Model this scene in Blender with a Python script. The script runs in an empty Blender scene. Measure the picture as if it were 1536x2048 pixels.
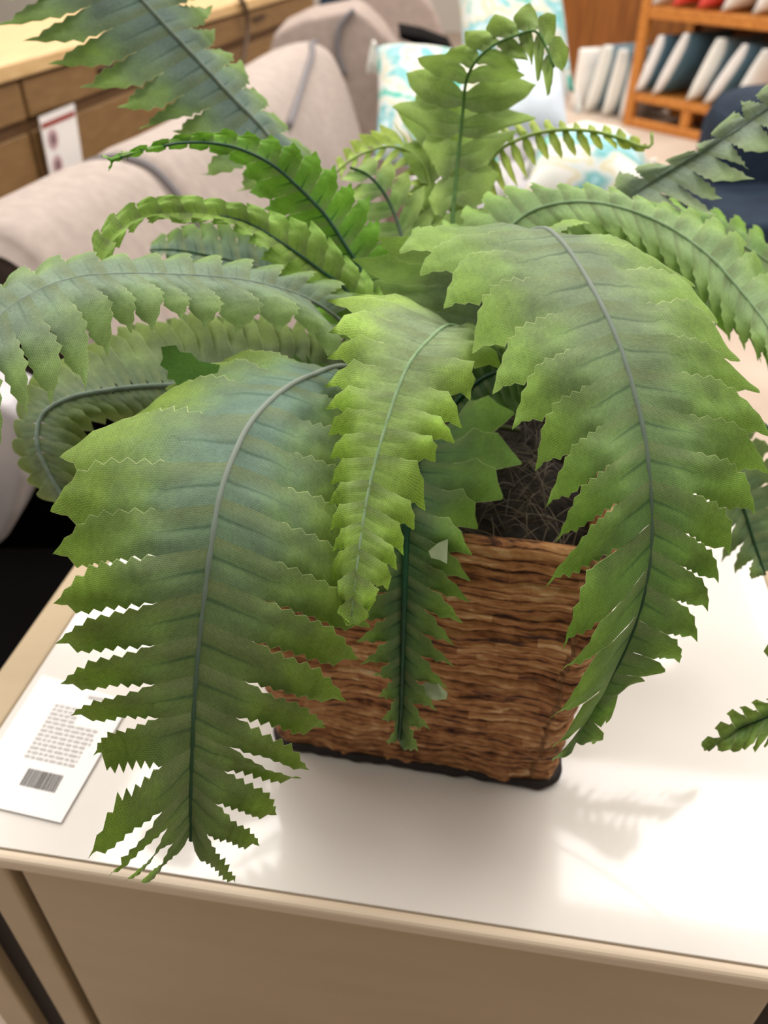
import bpy, bmesh, math, random
import numpy as np
from mathutils import Vector, noise as mnoise

random.seed(7)
rng = np.random.default_rng(7)
scene = bpy.context.scene
col = scene.collection
PI = math.pi

# ------------------------------------------------------------------ camera
FPX, PITCH, CAMZ = 1600.0, math.radians(37.0), 1.06
TZ = 0.55                                            # table top height
cam_d = bpy.data.cameras.new('camera'); cam = bpy.data.objects.new('camera', cam_d); col.objects.link(cam)
cam.location = (0, 0, CAMZ)
cam.rotation_euler = (PI/2 - PITCH, 0, 0)
cam_d.sensor_fit = 'VERTICAL'; cam_d.sensor_height = 36.0; cam_d.sensor_width = 27.0
cam_d.lens = FPX/2048*36.0
cam_d.clip_start = 0.02; cam_d.clip_end = 60
cam_d.dof.use_dof = True; cam_d.dof.focus_distance = 0.375; cam_d.dof.aperture_fstop = 28.1/3.5
scene.camera = cam

# ------------------------------------------------------------------ world and lights
scene.view_settings.view_transform = 'Standard'; scene.view_settings.look = 'None'
scene.view_settings.gamma = 1; scene.view_settings.use_curve_mapping = False
scene.view_settings.exposure = -0.13
w = bpy.data.worlds.new('store'); scene.world = w; w.use_nodes = True
w.node_tree.nodes['Background'].inputs[0].default_value = (1.0, 0.96, 0.91, 1)
w.node_tree.nodes['Background'].inputs[1].default_value = 0.30

def area(x, y, z, sx, sy, power, colr=(1, .96, .91), rx=0, rz=0):
    d = bpy.data.lights.new('ceiling_lamp', 'AREA'); d.shape = 'RECTANGLE'; d.size = sx; d.size_y = sy
    d.energy = power; d.color = colr
    o = bpy.data.objects.new('ceiling_lamp', d); o.location = (x, y, z); o.rotation_euler = (rx, 0, rz); col.objects.link(o)
    return o
for ix in range(4):
    for iy in range(6):
        area(-2.7+ix*1.75+(.5 if iy % 2 else 0), .38+iy*1.3, 2.9, 1.25, 0.62, 22, rz=-.15)

# ------------------------------------------------------------------ projection helpers
_F = np.array([0, math.cos(PITCH), -math.sin(PITCH)]); _U = np.array([0, math.sin(PITCH), math.cos(PITCH)]); _R = np.array([1., 0, 0])
_C = np.array([0, 0, CAMZ])
def ray(x, y): return (x-768)/FPX*_R + (1024-y)/FPX*_U + _F
def pd(x, y, d): return _C + ray(x, y)*d                       # at depth d
def onz(x, y, z): r = ray(x, y); return _C + r*(z-_C[2])/r[2]    # on a level plane
def onY(x, y, Y): r = ray(x, y); return _C + r*Y/r[1]            # on an upright plane
def onplane(x, y, P, n): r = ray(x, y); return _C + r*(np.dot(np.array(P)-_C, n)/np.dot(r, n))
def proj(P):
    v = np.asarray(P)-_C; d = v@_F
    return np.stack([768+FPX*(v@_R)/d, 1024-FPX*(v@_U)/d], -1)

# ------------------------------------------------------------------ object helpers
def tag(o, label=None, cat=None, group=None, kind=None):
    if label: o['label'] = label
    if cat: o['category'] = cat
    if group: o['group'] = group
    if kind: o['kind'] = kind
    return o
def empty(name, loc, label, cat, group=None):
    o = bpy.data.objects.new(name, None); col.objects.link(o); o.location = loc; o.empty_display_size = .05
    return tag(o, label, cat, group)
def mesh_obj(name, verts, faces, mat, parent=None, smooth=True):
    me = bpy.data.meshes.new(name)
    me.from_pydata([tuple(map(float, v)) for v in verts], [], [tuple(map(int, f)) for f in faces])
    if smooth: me.shade_smooth()
    me.materials.append(mat); me.update()
    o = bpy.data.objects.new(name, me); col.objects.link(o)
    if parent: adopt(o, parent)
    return o
def adopt(o, parent):
    o.parent = parent
    o.matrix_parent_inverse = Matrix_T(parent)
def Matrix_T(p):
    from mathutils import Matrix
    loc = Vector((0, 0, 0)); q = p
    if p.type == 'EMPTY': loc = Vector(p.location)
    return Matrix.Translation(-loc)
def bm_obj(name, bm, mat, parent=None, smooth=False):
    bmesh.ops.recalc_face_normals(bm, faces=bm.faces)
    me = bpy.data.meshes.new(name); bm.to_mesh(me); bm.free()
    if smooth: me.shade_smooth()
    me.materials.append(mat)
    o = bpy.data.objects.new(name, me); col.objects.link(o)
    if parent: adopt(o, parent)
    return o
def box(bm, P, ex, ey, x0, x1, y0, y1, z0, z1, bev=0):
    """box in a turned frame: P origin, ex/ey level unit axes"""
    P = np.array(P, float); ex = np.array(ex, float); ey = np.array(ey, float); ez = np.array([0, 0, 1.])
    tmp = bmesh.new(); vs = []
    for z in (z0, z1):
        for (a, b) in ((x0, y0), (x1, y0), (x1, y1), (x0, y1)):
            vs.append(tmp.verts.new(P+ex*a+ey*b+ez*z))
    for f in ((0, 3, 2, 1), (4, 5, 6, 7), (0, 1, 5, 4), (1, 2, 6, 5), (2, 3, 7, 6), (3, 0, 4, 7)):
        tmp.faces.new([vs[i] for i in f])
    if bev: bmesh.ops.bevel(tmp, geom=tmp.edges[:], offset=bev, segments=3, profile=.5, affect='EDGES')
    me = bpy.data.meshes.new('t'); tmp.to_mesh(me); tmp.free(); bm.from_mesh(me); bpy.data.meshes.remove(me)
def prism(name, pts, back, mat, parent=None, bev=.03, seg=5):
    """outline of 3D points extruded along the vector back, with rounded edges"""
    bm = bmesh.new()
    a = [bm.verts.new(p) for p in pts]; b = [bm.verts.new(np.array(p)+np.array(back)) for p in pts]
    n = len(pts); bm.faces.new(a); bm.faces.new(b[::-1])
    for i in range(n): bm.faces.new((a[i], b[i], b[(i+1) % n], a[(i+1) % n]))
    bmesh.ops.recalc_face_normals(bm, faces=bm.faces)
    if bev: bmesh.ops.bevel(bm, geom=bm.edges[:], offset=bev, segments=seg, profile=.5, affect='EDGES', clamp_overlap=True)
    return bm_obj(name, bm, mat, parent, smooth=bool(bev))
def cr(P, t):
    """Catmull-Rom through rows of P at float index t"""
    P = np.asarray(P, float); n = len(P); t = np.asarray(t, float)
    i = np.clip(np.floor(t).astype(int), 0, n-2); f = (t-i)[..., None]
    g = lambda k: np.where((k < 0)[..., None], 2*P[0]-P[1], np.where((k >= n)[..., None], 2*P[-1]-P[-2], P[np.clip(k, 0, n-1)]))
    p0, p1, p2, p3 = g(i-1), g(i), g(i+1), g(i+2)
    return .5*((2*p1)+(-p0+p2)*f+(2*p0-5*p1+4*p2-p3)*f**2+(-p0+3*p1-3*p2+p3)*f**3)
def tube(bm_v, bm_f, pts, rad, k=8):
    pts = np.asarray(pts); n = len(pts)
    T = np.gradient(pts, axis=0); T /= np.linalg.norm(T, axis=1)[:, None]+1e-12
    a = np.array([0, 0, 1.]) if abs(T[0][2]) < .9 else np.array([1., 0, 0])
    N = np.cross(T[0], a); N /= np.linalg.norm(N)
    base = len(bm_v)
    for i in range(n):
        N = N-T[i]*np.dot(N, T[i]); N /= np.linalg.norm(N)
        B = np.cross(T[i], N)
        for j in range(k):
            th = 2*PI*j/k; bm_v.append(pts[i]+(N*math.cos(th)+B*math.sin(th))*rad[i])
    for i in range(n-1):
        for j in range(k):
            q = (j+1) % k; bm_f.append((base+i*k+j, base+i*k+q, base+(i+1)*k+q, base+(i+1)*k+j))
    bm_f.append(tuple(base+j for j in range(k))[::-1]); bm_f.append(tuple(base+(n-1)*k+j for j in range(k)))

# ------------------------------------------------------------------ materials
def srgb(r, g, b): return tuple(((c/255)/12.92 if c/255 <= .04045 else ((c/255+.055)/1.055)**2.4) for c in (r, g, b))+(1,)
class NT:
    def __init__(s, name):
        s.m = bpy.data.materials.new(name); s.m.use_nodes = True; s.t = s.m.node_tree; s.n = s.t.nodes
        s.b = s.n['Principled BSDF']; s.out = s.n['Material Output']
    def new(s, typ, **kw):
        o = s.n.new(typ)
        for k, v in kw.items():
            if k in o.inputs.keys(): o.inputs[k].default_value = v
            else: setattr(o, k, v)
        return o
    def link(s, a, b): s.t.links.new(a, b)
def simple(name, c, rough=.5, spec=.5, noise_amt=0, scale=20, bump=0, stretch=(1, 1, 1), c2=None, detail=6, coat=0, metal=0):
    k = NT(name); k.b.inputs['Roughness'].default_value = rough; k.b.inputs['Specular IOR Level'].default_value = spec
    k.b.inputs['Base Color'].default_value = c; k.b.inputs['Coat Weight'].default_value = coat; k.b.inputs['Metallic'].default_value = metal
    if c2 or bump:
        tc = k.new('ShaderNodeTexCoord'); mp = k.new('ShaderNodeMapping'); mp.inputs['Scale'].default_value = stretch
        nz = k.new('ShaderNodeTexNoise'); nz.inputs['Scale'].default_value = scale; nz.inputs['Detail'].default_value = detail
        k.link(tc.outputs['Object'], mp.inputs[0]); k.link(mp.outputs[0], nz.inputs['Vector'])
        if c2:
            cr_ = k.new('ShaderNodeValToRGB'); cr_.color_ramp.elements[0].position = .35; cr_.color_ramp.elements[1].position = .68
            cr_.color_ramp.elements[0].color = c; cr_.color_ramp.elements[1].color = c2
            k.link(nz.outputs['Fac'], cr_.inputs[0]); k.link(cr_.outputs[0], k.b.inputs['Base Color'])
        if bump:
            bp = k.new('ShaderNodeBump'); bp.inputs['Strength'].default_value = .5; bp.inputs['Distance'].default_value = bump
            k.link(nz.outputs['Fac'], bp.inputs['Height']); k.link(bp.outputs[0], k.b.inputs['Normal'])
    return k.m

def leaf_material():
    k = NT('fern_cloth'); n = k
    at = lambda a: k.new('ShaderNodeAttribute', attribute_name=a)
    fu, rc, tcx, vc, st = at('fu'), at('ribc'), at('tipc'), at('veinc'), at('metric')
    sep = k.new('ShaderNodeSeparateXYZ'); k.link(fu.outputs['Vector'], sep.inputs[0])
    def math_(op, a, b=None, c=None):
        m = k.new('ShaderNodeMath', operation=op)
        for i, v in enumerate((a, b, c)):
            if v is None: continue
            if isinstance(v, (int, float)): m.inputs[i].default_value = v
            else: k.link(v, m.inputs[i])
        return m.outputs[0]
    u, v, t = sep.outputs
    nz = k.new('ShaderNodeTexNoise'); nz.inputs['Scale'].default_value = 45; nz.inputs['Detail'].default_value = 5
    k.link(st.outputs['Vector'], nz.inputs['Vector'])
    nzb = k.new('ShaderNodeTexNoise'); nzb.inputs['Scale'].default_value = 500; nzb.inputs['Detail'].default_value = 3
    k.link(st.outputs['Vector'], nzb.inputs['Vector'])
    uj = math_('ADD', u, math_('MULTIPLY', math_('SUBTRACT', nz.outputs['Fac'], .5), .55))
    mr = k.new('ShaderNodeMapRange', interpolation_type='SMOOTHSTEP'); mr.inputs['From Min'].default_value = .08; mr.inputs['From Max'].default_value = .85
    k.link(uj, mr.inputs['Value'])
    mx = k.new('ShaderNodeMix', data_type='RGBA'); k.link(mr.outputs[0], mx.inputs['Factor']); k.link(rc.outputs['Color'], mx.inputs['A']); k.link(tcx.outputs['Color'], mx.inputs['B'])
    # side vein
    av = math_('ABSOLUTE', math_('ADD', v, math_('MULTIPLY', math_('SUBTRACT', nz.outputs['Fac'], .5), .05)))
    wv = math_('MULTIPLY', math_('MAXIMUM', math_('SUBTRACT', .50, u), 0.0), .30)
    vm = math_('MULTIPLY', math_('MINIMUM', math_('MAXIMUM', math_('DIVIDE', math_('SUBTRACT', math_('ADD', wv, .02), av), .12), 0.0), 1.0), math_('MINIMUM', math_('MULTIPLY', math_('MAXIMUM', math_('SUBTRACT', .55, u), 0.0), 6.0), 1.0))
    vmf = math_('MULTIPLY', vm, vc.outputs['Alpha'])
    mx2 = k.new('ShaderNodeMix', data_type='RGBA'); k.link(vmf, mx2.inputs['Factor']); k.link(mx.outputs['Result'], mx2.inputs['A']); k.link(vc.outputs['Color'], mx2.inputs['B'])
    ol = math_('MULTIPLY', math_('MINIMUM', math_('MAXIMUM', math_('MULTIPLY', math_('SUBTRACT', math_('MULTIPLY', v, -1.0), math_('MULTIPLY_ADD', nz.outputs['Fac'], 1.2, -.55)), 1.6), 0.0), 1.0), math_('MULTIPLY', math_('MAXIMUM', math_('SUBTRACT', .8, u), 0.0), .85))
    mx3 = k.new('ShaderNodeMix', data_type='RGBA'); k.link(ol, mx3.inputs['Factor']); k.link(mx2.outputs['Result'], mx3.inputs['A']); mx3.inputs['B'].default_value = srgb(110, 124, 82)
    eg = math_('MULTIPLY', math_('GREATER_THAN', math_('ABSOLUTE', v), .965), math_('GREATER_THAN', u, .36))
    mx4 = k.new('ShaderNodeMix', data_type='RGBA'); k.link(math_('MULTIPLY', eg, .6), mx4.inputs['Factor']); k.link(mx3.outputs['Result'], mx4.inputs['A']); mx4.inputs['B'].default_value = srgb(186, 200, 140)
    mx2 = mx4
    # weave
    br = k.new('ShaderNodeTexBrick'); br.offset = .5
    br.inputs['Color1'].default_value = (.30, .30, .30, 1); br.inputs['Color2'].default_value = (.42, .42, .42, 1); br.inputs['Mortar'].default_value = (.95, .95, .95, 1)
    br.inputs['Scale'].default_value = 1; br.inputs['Brick Width'].default_value = .0016; br.inputs['Row Height'].default_value = .0008
    br.inputs['Mortar Size'].default_value = .00016; br.inputs['Mortar Smooth'].default_value = .6
    wob = k.new('ShaderNodeVectorMath', operation='MULTIPLY_ADD'); k.link(nz.outputs['Color'], wob.inputs[0]); wob.inputs[1].default_value = (.004, .004, 0); k.link(st.outputs['Vector'], wob.inputs[2])
    k.link(wob.outputs[0], br.inputs['Vector'])
    wv2 = math_('MULTIPLY_ADD', br.outputs['Color'], .75, .66)
    wv3 = math_('MULTIPLY', wv2, math_('MULTIPLY_ADD', nz.outputs['Fac'], .9, .57))
    wv4 = math_('MULTIPLY', wv3, math_('MULTIPLY_ADD', nzb.outputs['Fac'], .5, .75))
    hs = k.new('ShaderNodeHueSaturation'); k.link(mx2.outputs['Result'], hs.inputs['Color']); k.link(wv4, hs.inputs['Value'])
    k.link(hs.outputs[0], k.b.inputs['Base Color'])
    k.b.inputs['Roughness'].default_value = .58; k.b.inputs['Specular IOR Level'].default_value = .35
    k.b.inputs['Sheen Weight'].default_value = .08; k.b.inputs['Sheen Roughness'].default_value = .4
    bp = k.new('ShaderNodeBump'); bp.inputs['Strength'].default_value = .35; bp.inputs['Distance'].default_value = .0002
    k.link(math_('ADD', br.outputs['Color'], math_('MULTIPLY', nzb.outputs['Fac'], .6)), bp.inputs['Height']); k.link(bp.outputs[0], k.b.inputs['Normal'])
    tr = k.new('ShaderNodeBsdfTranslucent'); k.link(hs.outputs[0], tr.inputs['Color']); k.link(bp.outputs[0], tr.inputs['Normal'])
    ms = k.new('ShaderNodeMixShader'); ms.inputs[0].default_value = .26
    k.link(k.b.outputs[0], ms.inputs[1]); k.link(tr.outputs[0], ms.inputs[2]); k.link(ms.outputs[0], k.out.inputs['Surface'])
    return k.m
M_LEAF = leaf_material()
M_RIB_DUST = simple('dusty_rib', srgb(106, 122, 106), .85, .15, c2=srgb(132, 144, 130), scale=300, bump=.0004)
def rib_dust():
    k = NT('dusty_rib'); k.b.inputs['Roughness'].default_value = .85; k.b.inputs['Specular IOR Level'].default_value = .15
    at = k.new('ShaderNodeAttribute', attribute_name='rs'); sp = k.new('ShaderNodeSeparateXYZ'); k.link(at.outputs['Vector'], sp.inputs[0])
    r = k.new('ShaderNodeValToRGB'); e = r.color_ramp.elements; e[0].position = .5; e[0].color = srgb(134, 144, 134); e[1].position = .85; e[1].color = srgb(48, 78, 52)
    k.link(sp.outputs[0], r.inputs[0]); k.link(r.outputs[0], k.b.inputs['Base Color']); return k.m
M_RIB_DUST = rib_dust()
M_RIB_GREY = simple('grey_dusty_rib', srgb(112, 128, 116), .85, .15, c2=srgb(132, 146, 134), scale=200)
M_RIB_GREEN = simple('leaf_green_rib', srgb(66, 104, 48), .6, .3, c2=srgb(84, 122, 60), scale=200)
M_RIB_SAGE = simple('sage_rib', srgb(122, 152, 108), .7, .3, c2=srgb(138, 166, 126), scale=200)
M_RIB_DARK = simple('dark_green_plastic_rib', srgb(14, 62, 40), .4, .5, c2=srgb(22, 78, 48), scale=120)
M_RIB_PALE = simple('pale_green_rib', srgb(120, 150, 50), .5, .5, c2=srgb(145, 170, 80), scale=120)
M_PALELEAF = simple('pale_cloth_underside', srgb(168, 182, 146), .7, .2, c2=srgb(150, 168, 128), scale=200)
M_STEM = simple('stem_plastic', srgb(52, 74, 34), .5, .4, c2=srgb(88, 84, 46), scale=60)

def wood(name, c1, c2, rough=.5, axis='x', scale=3, bump=.0006):
    s = {'x': (1, 14, 14), 'y': (14, 1, 14), 'z': (14, 14, 1)}[axis]
    return simple(name, c1, rough, .4, c2=c2, scale=scale, stretch=s, bump=bump, detail=8)
M_LAM = wood('pale_beige_laminate', srgb(176, 156, 124), srgb(183, 163, 131), .38, 'x', 2, .0001)
M_LAM_D = simple('dark_gap', srgb(30, 20, 10), .8)
M_TOPRIM = simple('pale_rim', srgb(214, 196, 172), .35, .5)
M_CAB = wood('oak_cabinet', srgb(126, 96, 58), srgb(142, 110, 70), .5, 'y', 4)
M_CAB_LIT = wood('oak_lit_top', srgb(206, 170, 118), srgb(220, 186, 134), .4, 'y', 4)  # same oak made lighter: overhead light put into the top's colour
M_CAB_SHADE = wood('oak_shaded_recess', srgb(98, 70, 42), srgb(110, 80, 50), .6, 'y', 4)  # same oak made darker: shade behind the drawers put into the colour
M_RACK = wood('honey_pine', srgb(176, 108, 44), srgb(202, 134, 62), .45, 'x', 4)
M_BROWN = wood('brown_panel', srgb(120, 70, 26), srgb(156, 96, 40), .5, 'z', 3)
M_BLACK = simple('black_lacquer', srgb(5, 4, 4), .9, .05)
M_SOFA = simple('greige_upholstery', srgb(166, 153, 146), .9, .2, c2=srgb(178, 165, 157), scale=40, bump=.002)
M_SOFA2 = simple('greige_upholstery_far', srgb(156, 141, 133), .9, .2, c2=srgb(168, 152, 143), scale=30, bump=.002)
M_PIPING = simple('grey_piping', srgb(120, 116, 118), .8, .2)
M_NAVY = simple('navy_velvet', srgb(20, 34, 50), .85, .3, c2=srgb(30, 46, 64), scale=12, bump=.003)
M_PALE = simple('pale_satin_fabric', srgb(205, 200, 202), .6, .4, c2=srgb(190, 186, 192), scale=14)
M_PAPER = simple('paper', srgb(248, 246, 245), .25, .5, coat=1)
M_PAPER.node_tree.nodes['Principled BSDF'].inputs['IOR'].default_value = 1.6; M_PAPER.node_tree.nodes['Principled BSDF'].inputs['Coat Roughness'].default_value = .07
M_PRINT = simple('grey_print', srgb(196, 192, 190), .7, .2)
M_PRINT_D = simple('dark_print', srgb(120, 118, 116), .7, .2)
M_RED = simple('red_print', srgb(150, 50, 38), .6, .3)
M_TASSEL = simple('white_cotton_tassel', srgb(232, 232, 224), .9, .2)
M_LEG = simple('dark_wood_leg', srgb(50, 28, 16), .5, .4)
M_TEAL = None

def table_top_mat():
    k = NT('glossy_white_glass'); k.b.inputs['Base Color'].default_value = srgb(224, 219, 213); k.b.inputs['Roughness'].default_value = .25
    k.b.inputs['Specular IOR Level'].default_value = .5; k.b.inputs['IOR'].default_value = 1.6; k.b.inputs['Coat Weight'].default_value = 1.0; k.b.inputs['Coat Roughness'].default_value = .07
    tc = k.new('ShaderNodeTexCoord'); nz = k.new('ShaderNodeTexNoise'); nz.inputs['Scale'].default_value = 900; nz.inputs['Detail'].default_value = 1
    r = k.new('ShaderNodeValToRGB'); r.color_ramp.elements[0].position = .2; r.color_ramp.elements[1].position = .24
    r.color_ramp.elements[0].color = srgb(190, 182, 170); r.color_ramp.elements[1].color = srgb(224, 219, 213)
    k.link(tc.outputs['Object'], nz.inputs['Vector']); k.link(nz.outputs['Fac'], r.inputs[0]); k.link(r.outputs[0], k.b.inputs['Base Color'])
    return k.m
M_TOP = table_top_mat()

def marble_fabric(name='aqua_marbled_cotton'):
    k = NT(name); k.b.inputs['Roughness'].default_value = .85; k.b.inputs['Specular IOR Level'].default_value = .2
    tc = k.new('ShaderNodeTexCoord'); nz = k.new('ShaderNodeTexNoise'); nz.inputs['Scale'].default_value = 3.2; nz.inputs['Detail'].default_value = 3; nz.inputs['Distortion'].default_value = 2.4
    r = k.new('ShaderNodeValToRGB'); e = r.color_ramp.elements
    e[0].position = .30; e[0].color = srgb(96, 192, 178); e[1].position = .75; e[1].color = srgb(120, 178, 200)
    for p, c in ((.40, srgb(104, 190, 174)), (.445, srgb(214, 218, 212)), (.49, srgb(222, 222, 218)), (.52, srgb(206, 200, 160)), (.535, srgb(214, 218, 216)), (.58, srgb(112, 180, 182)), (.62, srgb(170, 214, 222)), (.66, srgb(218, 222, 222)), (.70, srgb(150, 206, 206))):
        x = e.new(p); x.color = c
    k.link(tc.outputs['Object'], nz.inputs['Vector']); k.link(nz.outputs['Fac'], r.inputs[0]); k.link(r.outputs[0], k.b.inputs['Base Color'])
    return k.m
M_AQUA = marble_fabric()

def two_tone(name, ca, cb, cut=.3):
    k = NT(name); k.b.inputs['Roughness'].default_value = .85; k.b.inputs['Specular IOR Level'].default_value = .2
    at = k.new('ShaderNodeAttribute', attribute_name='pq'); sp = k.new('ShaderNodeSeparateXYZ'); k.link(at.outputs['Vector'], sp.inputs[0])
    mr = k.new('ShaderNodeMapRange'); mr.inputs['From Min'].default_value = cut-.02; mr.inputs['From Max'].default_value = cut+.02
    k.link(sp.outputs[0], mr.inputs['Value'])
    mx = k.new('ShaderNodeMix', data_type='RGBA'); mx.inputs['A'].default_value = ca; mx.inputs['B'].default_value = cb
    k.link(mr.outputs[0], mx.inputs['Factor']); k.link(mx.outputs['Result'], k.b.inputs['Base Color'])
    return k.m
M_TT_TEAL = two_tone('white_and_slate_blue_cotton', srgb(238, 236, 234), srgb(86, 116, 132), .10)
M_TT_PATT = two_tone('white_and_pale_blue_cotton', srgb(236, 236, 230), srgb(120, 146, 158), .18)
M_TT_CORAL = two_tone('coral_cotton', srgb(238, 96, 86), srgb(232, 84, 76), .3)
M_TT_WHITE = two_tone('white_cotton', srgb(240, 236, 230), srgb(206, 198, 190), .4)
M_TT_GREY = two_tone('white_and_grey_cotton', srgb(232, 232, 228), srgb(150, 164, 174), .6)

# ------------------------------------------------------------------ setting
def struct(name, verts, faces, mat): return tag(mesh_obj(name, verts, faces, mat, None, False), kind='structure')
M_FLOOR = simple('beige_carpet', srgb(186, 168, 152), .95, .1, c2=srgb(202, 186, 170), scale=3.0, bump=.004, detail=10)
M_WALL = simple('warm_white_paint', srgb(205, 198, 188), .8)
M_CEIL = simple('ceiling_tile', srgb(190, 184, 176), .9)
def slab(name, x0, x1, y0, y1, z0, z1, mat):
    bm = bmesh.new(); box(bm, (0, 0, 0), (1, 0, 0), (0, 1, 0), x0, x1, y0, y1, z0, z1)
    return tag(bm_obj(name, bm, mat), kind='structure')
slab('floor', -5, 6, -3, 10, -.1, 0, M_FLOOR)
slab('ceiling', -5, 6, -3, 10, 3.0, 3.1, M_CEIL)
slab('wall_back', -5, 6, 10, 10.1, 0, 3.0, M_WALL)

# ------------------------------------------------------------------ side table
ya = math.radians(-8.9); EX = np.array([math.cos(ya), math.sin(ya), 0]); EY = np.array([-math.sin(ya), math.cos(ya), 0])
T0 = onz(0, 1719, TZ); T0 = np.array([T0[0], T0[1], 0])      # local x 0 at the picture's left edge, on the front edge line
def lx(P): return float((np.array(P)[:2]-T0[:2])@EX[:2])
def ly(P): return float((np.array(P)[:2]-T0[:2])@EY[:2])
GL = lx(onz(85, 1325, TZ))                                   # glass left edge
OL = lx(onz(70, 1240, TZ))                                   # outer edge of left panel
DR0 = 0.006; DR1 = lx(onY(1532, 1995, .22)); DEP = .60
table = empty('side_table', tuple(T0+EX*.2+EY*.3), 'pale beige side table with glossy white top under the artificial fern', 'table')
def tb(name, x0, x1, y0, y1, z0, z1, mat, bev=.002, parent=table):
    bm = bmesh.new(); box(bm, T0, EX, EY, x0, x1, y0, y1, z0, z1, bev); return bm_obj(name, bm, mat, parent)
RW = DR1+(DR0-OL)
tb('tabletop', GL+.0008, RW+(OL-GL), .0086, DEP, TZ-.006, TZ, M_TOP, .0004)
tb('top_frame', GL-.002, RW, .000, .0085, TZ-.014, TZ-.0002, M_TOPRIM, .0036)
tb('side_panel', OL, GL, 0, DEP+.01, 0.06, TZ+.0005, M_LAM, .0025)
tb('side_panel', RW+(OL-GL)+.001, RW, .0127, DEP+.01, 0.06, TZ+.0005, M_LAM, .0025)
tb('leg_post', GL-.004, -.030, .012, .04, .0, TZ-.0146, M_LAM_D, .001)
tb('leg_post', -.030, -.0035, .003, .03, .0, TZ-.0146, M_LAM, .003)
tb('carcass', GL+.001, RW-.04, .024, DEP-.02, .06, TZ-.0150, M_LAM_D, 0)
dr = tb('drawer_front', DR0, DR1, .004, .022, .10, TZ-.0146, M_LAM, .0030)
tb('foot', RW-.035, RW-.002, .012, .04, 0, .1, M_LAM, .002)
tb('back_panel', GL, RW-.03, DEP-.02, DEP, .06, TZ-.0150, M_LAM, .002)

# price tag lying on the table
tg = [onz(-75, 1600, TZ+.0015), onz(122, 1646, TZ+.0015), onz(262, 1405, TZ+.0015), onz(85, 1350, TZ+.0015)]
tagc = sum(tg)/4
ptag = empty('price_tag', tuple(tagc-np.array([0, 0, .0012])), 'white paper price tag with grey print and barcode lying on the table top', 'price tag')
prism('paper_sheet', [p-np.array([0, 0, .0002]) for p in tg], (0, 0, .0008), M_PAPER, ptag, bev=0)
tu = (tg[1]-tg[0]); tv = (tg[3]-tg[0])
def tagstrip(vs, fs, a0, a1, b0, b1, h=.0011):
    i = len(vs)
    for zz in (.0007, h):
        for (a, b) in ((a0, b0), (a1, b0), (a1, b1), (a0, b1)): vs.append(tg[0]+tu*a+tv*b+np.array([0, 0, zz]))
    for f in ((0, 3, 2, 1), (4, 5, 6, 7), (0, 1, 5, 4), (1, 2, 6, 5), (2, 3, 7, 6), (3, 0, 4, 7)): fs.append(tuple(i+q for q in f))
vs, fs = [], []
for b in np.arange(.36, .80, .034):
    a = .33
    lim = .86 if b < .5 else (.9 if b < .66 else .62)
    while a < lim:
        ww = random.uniform(.03, .09)
        tagstrip(vs, fs, a, min(a+ww, lim), b, b+.018); a += ww+.018
for b in (.88,): tagstrip(vs, fs, .62, .86, b, b+.025)
mesh_obj('printed_lines', vs, fs, M_PRINT, ptag, False)
vs, fs = [], []
a = .44
while a < .80:
    ww = random.choice([.006, .01, .016]); tagstrip(vs, fs, a, a+ww, .17, .29); a += ww+random.choice([.006, .01])
mesh_obj('barcode', vs, fs, M_PRINT_D, ptag, False)

# ------------------------------------------------------------------ fern: planter
pa = math.radians(-10.4); PX = np.array([math.cos(pa), math.sin(pa), 0]); PY = np.array([-math.sin(pa), math.cos(pa), 0])
e_, g_ = onz(556, 1478, TZ), onz(1109, 1567, TZ)
PC = (e_+g_)/2 + PY*.100; PC = np.array([PC[0], PC[1], TZ])
HW = np.linalg.norm(g_-e_)/2; PH = .222
fern = empty('potted_fern', (float(PC[0]), float(PC[1]), TZ), 'artificial fern with large serrated green fronds in a square brown woven bark planter', 'plant')

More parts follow.
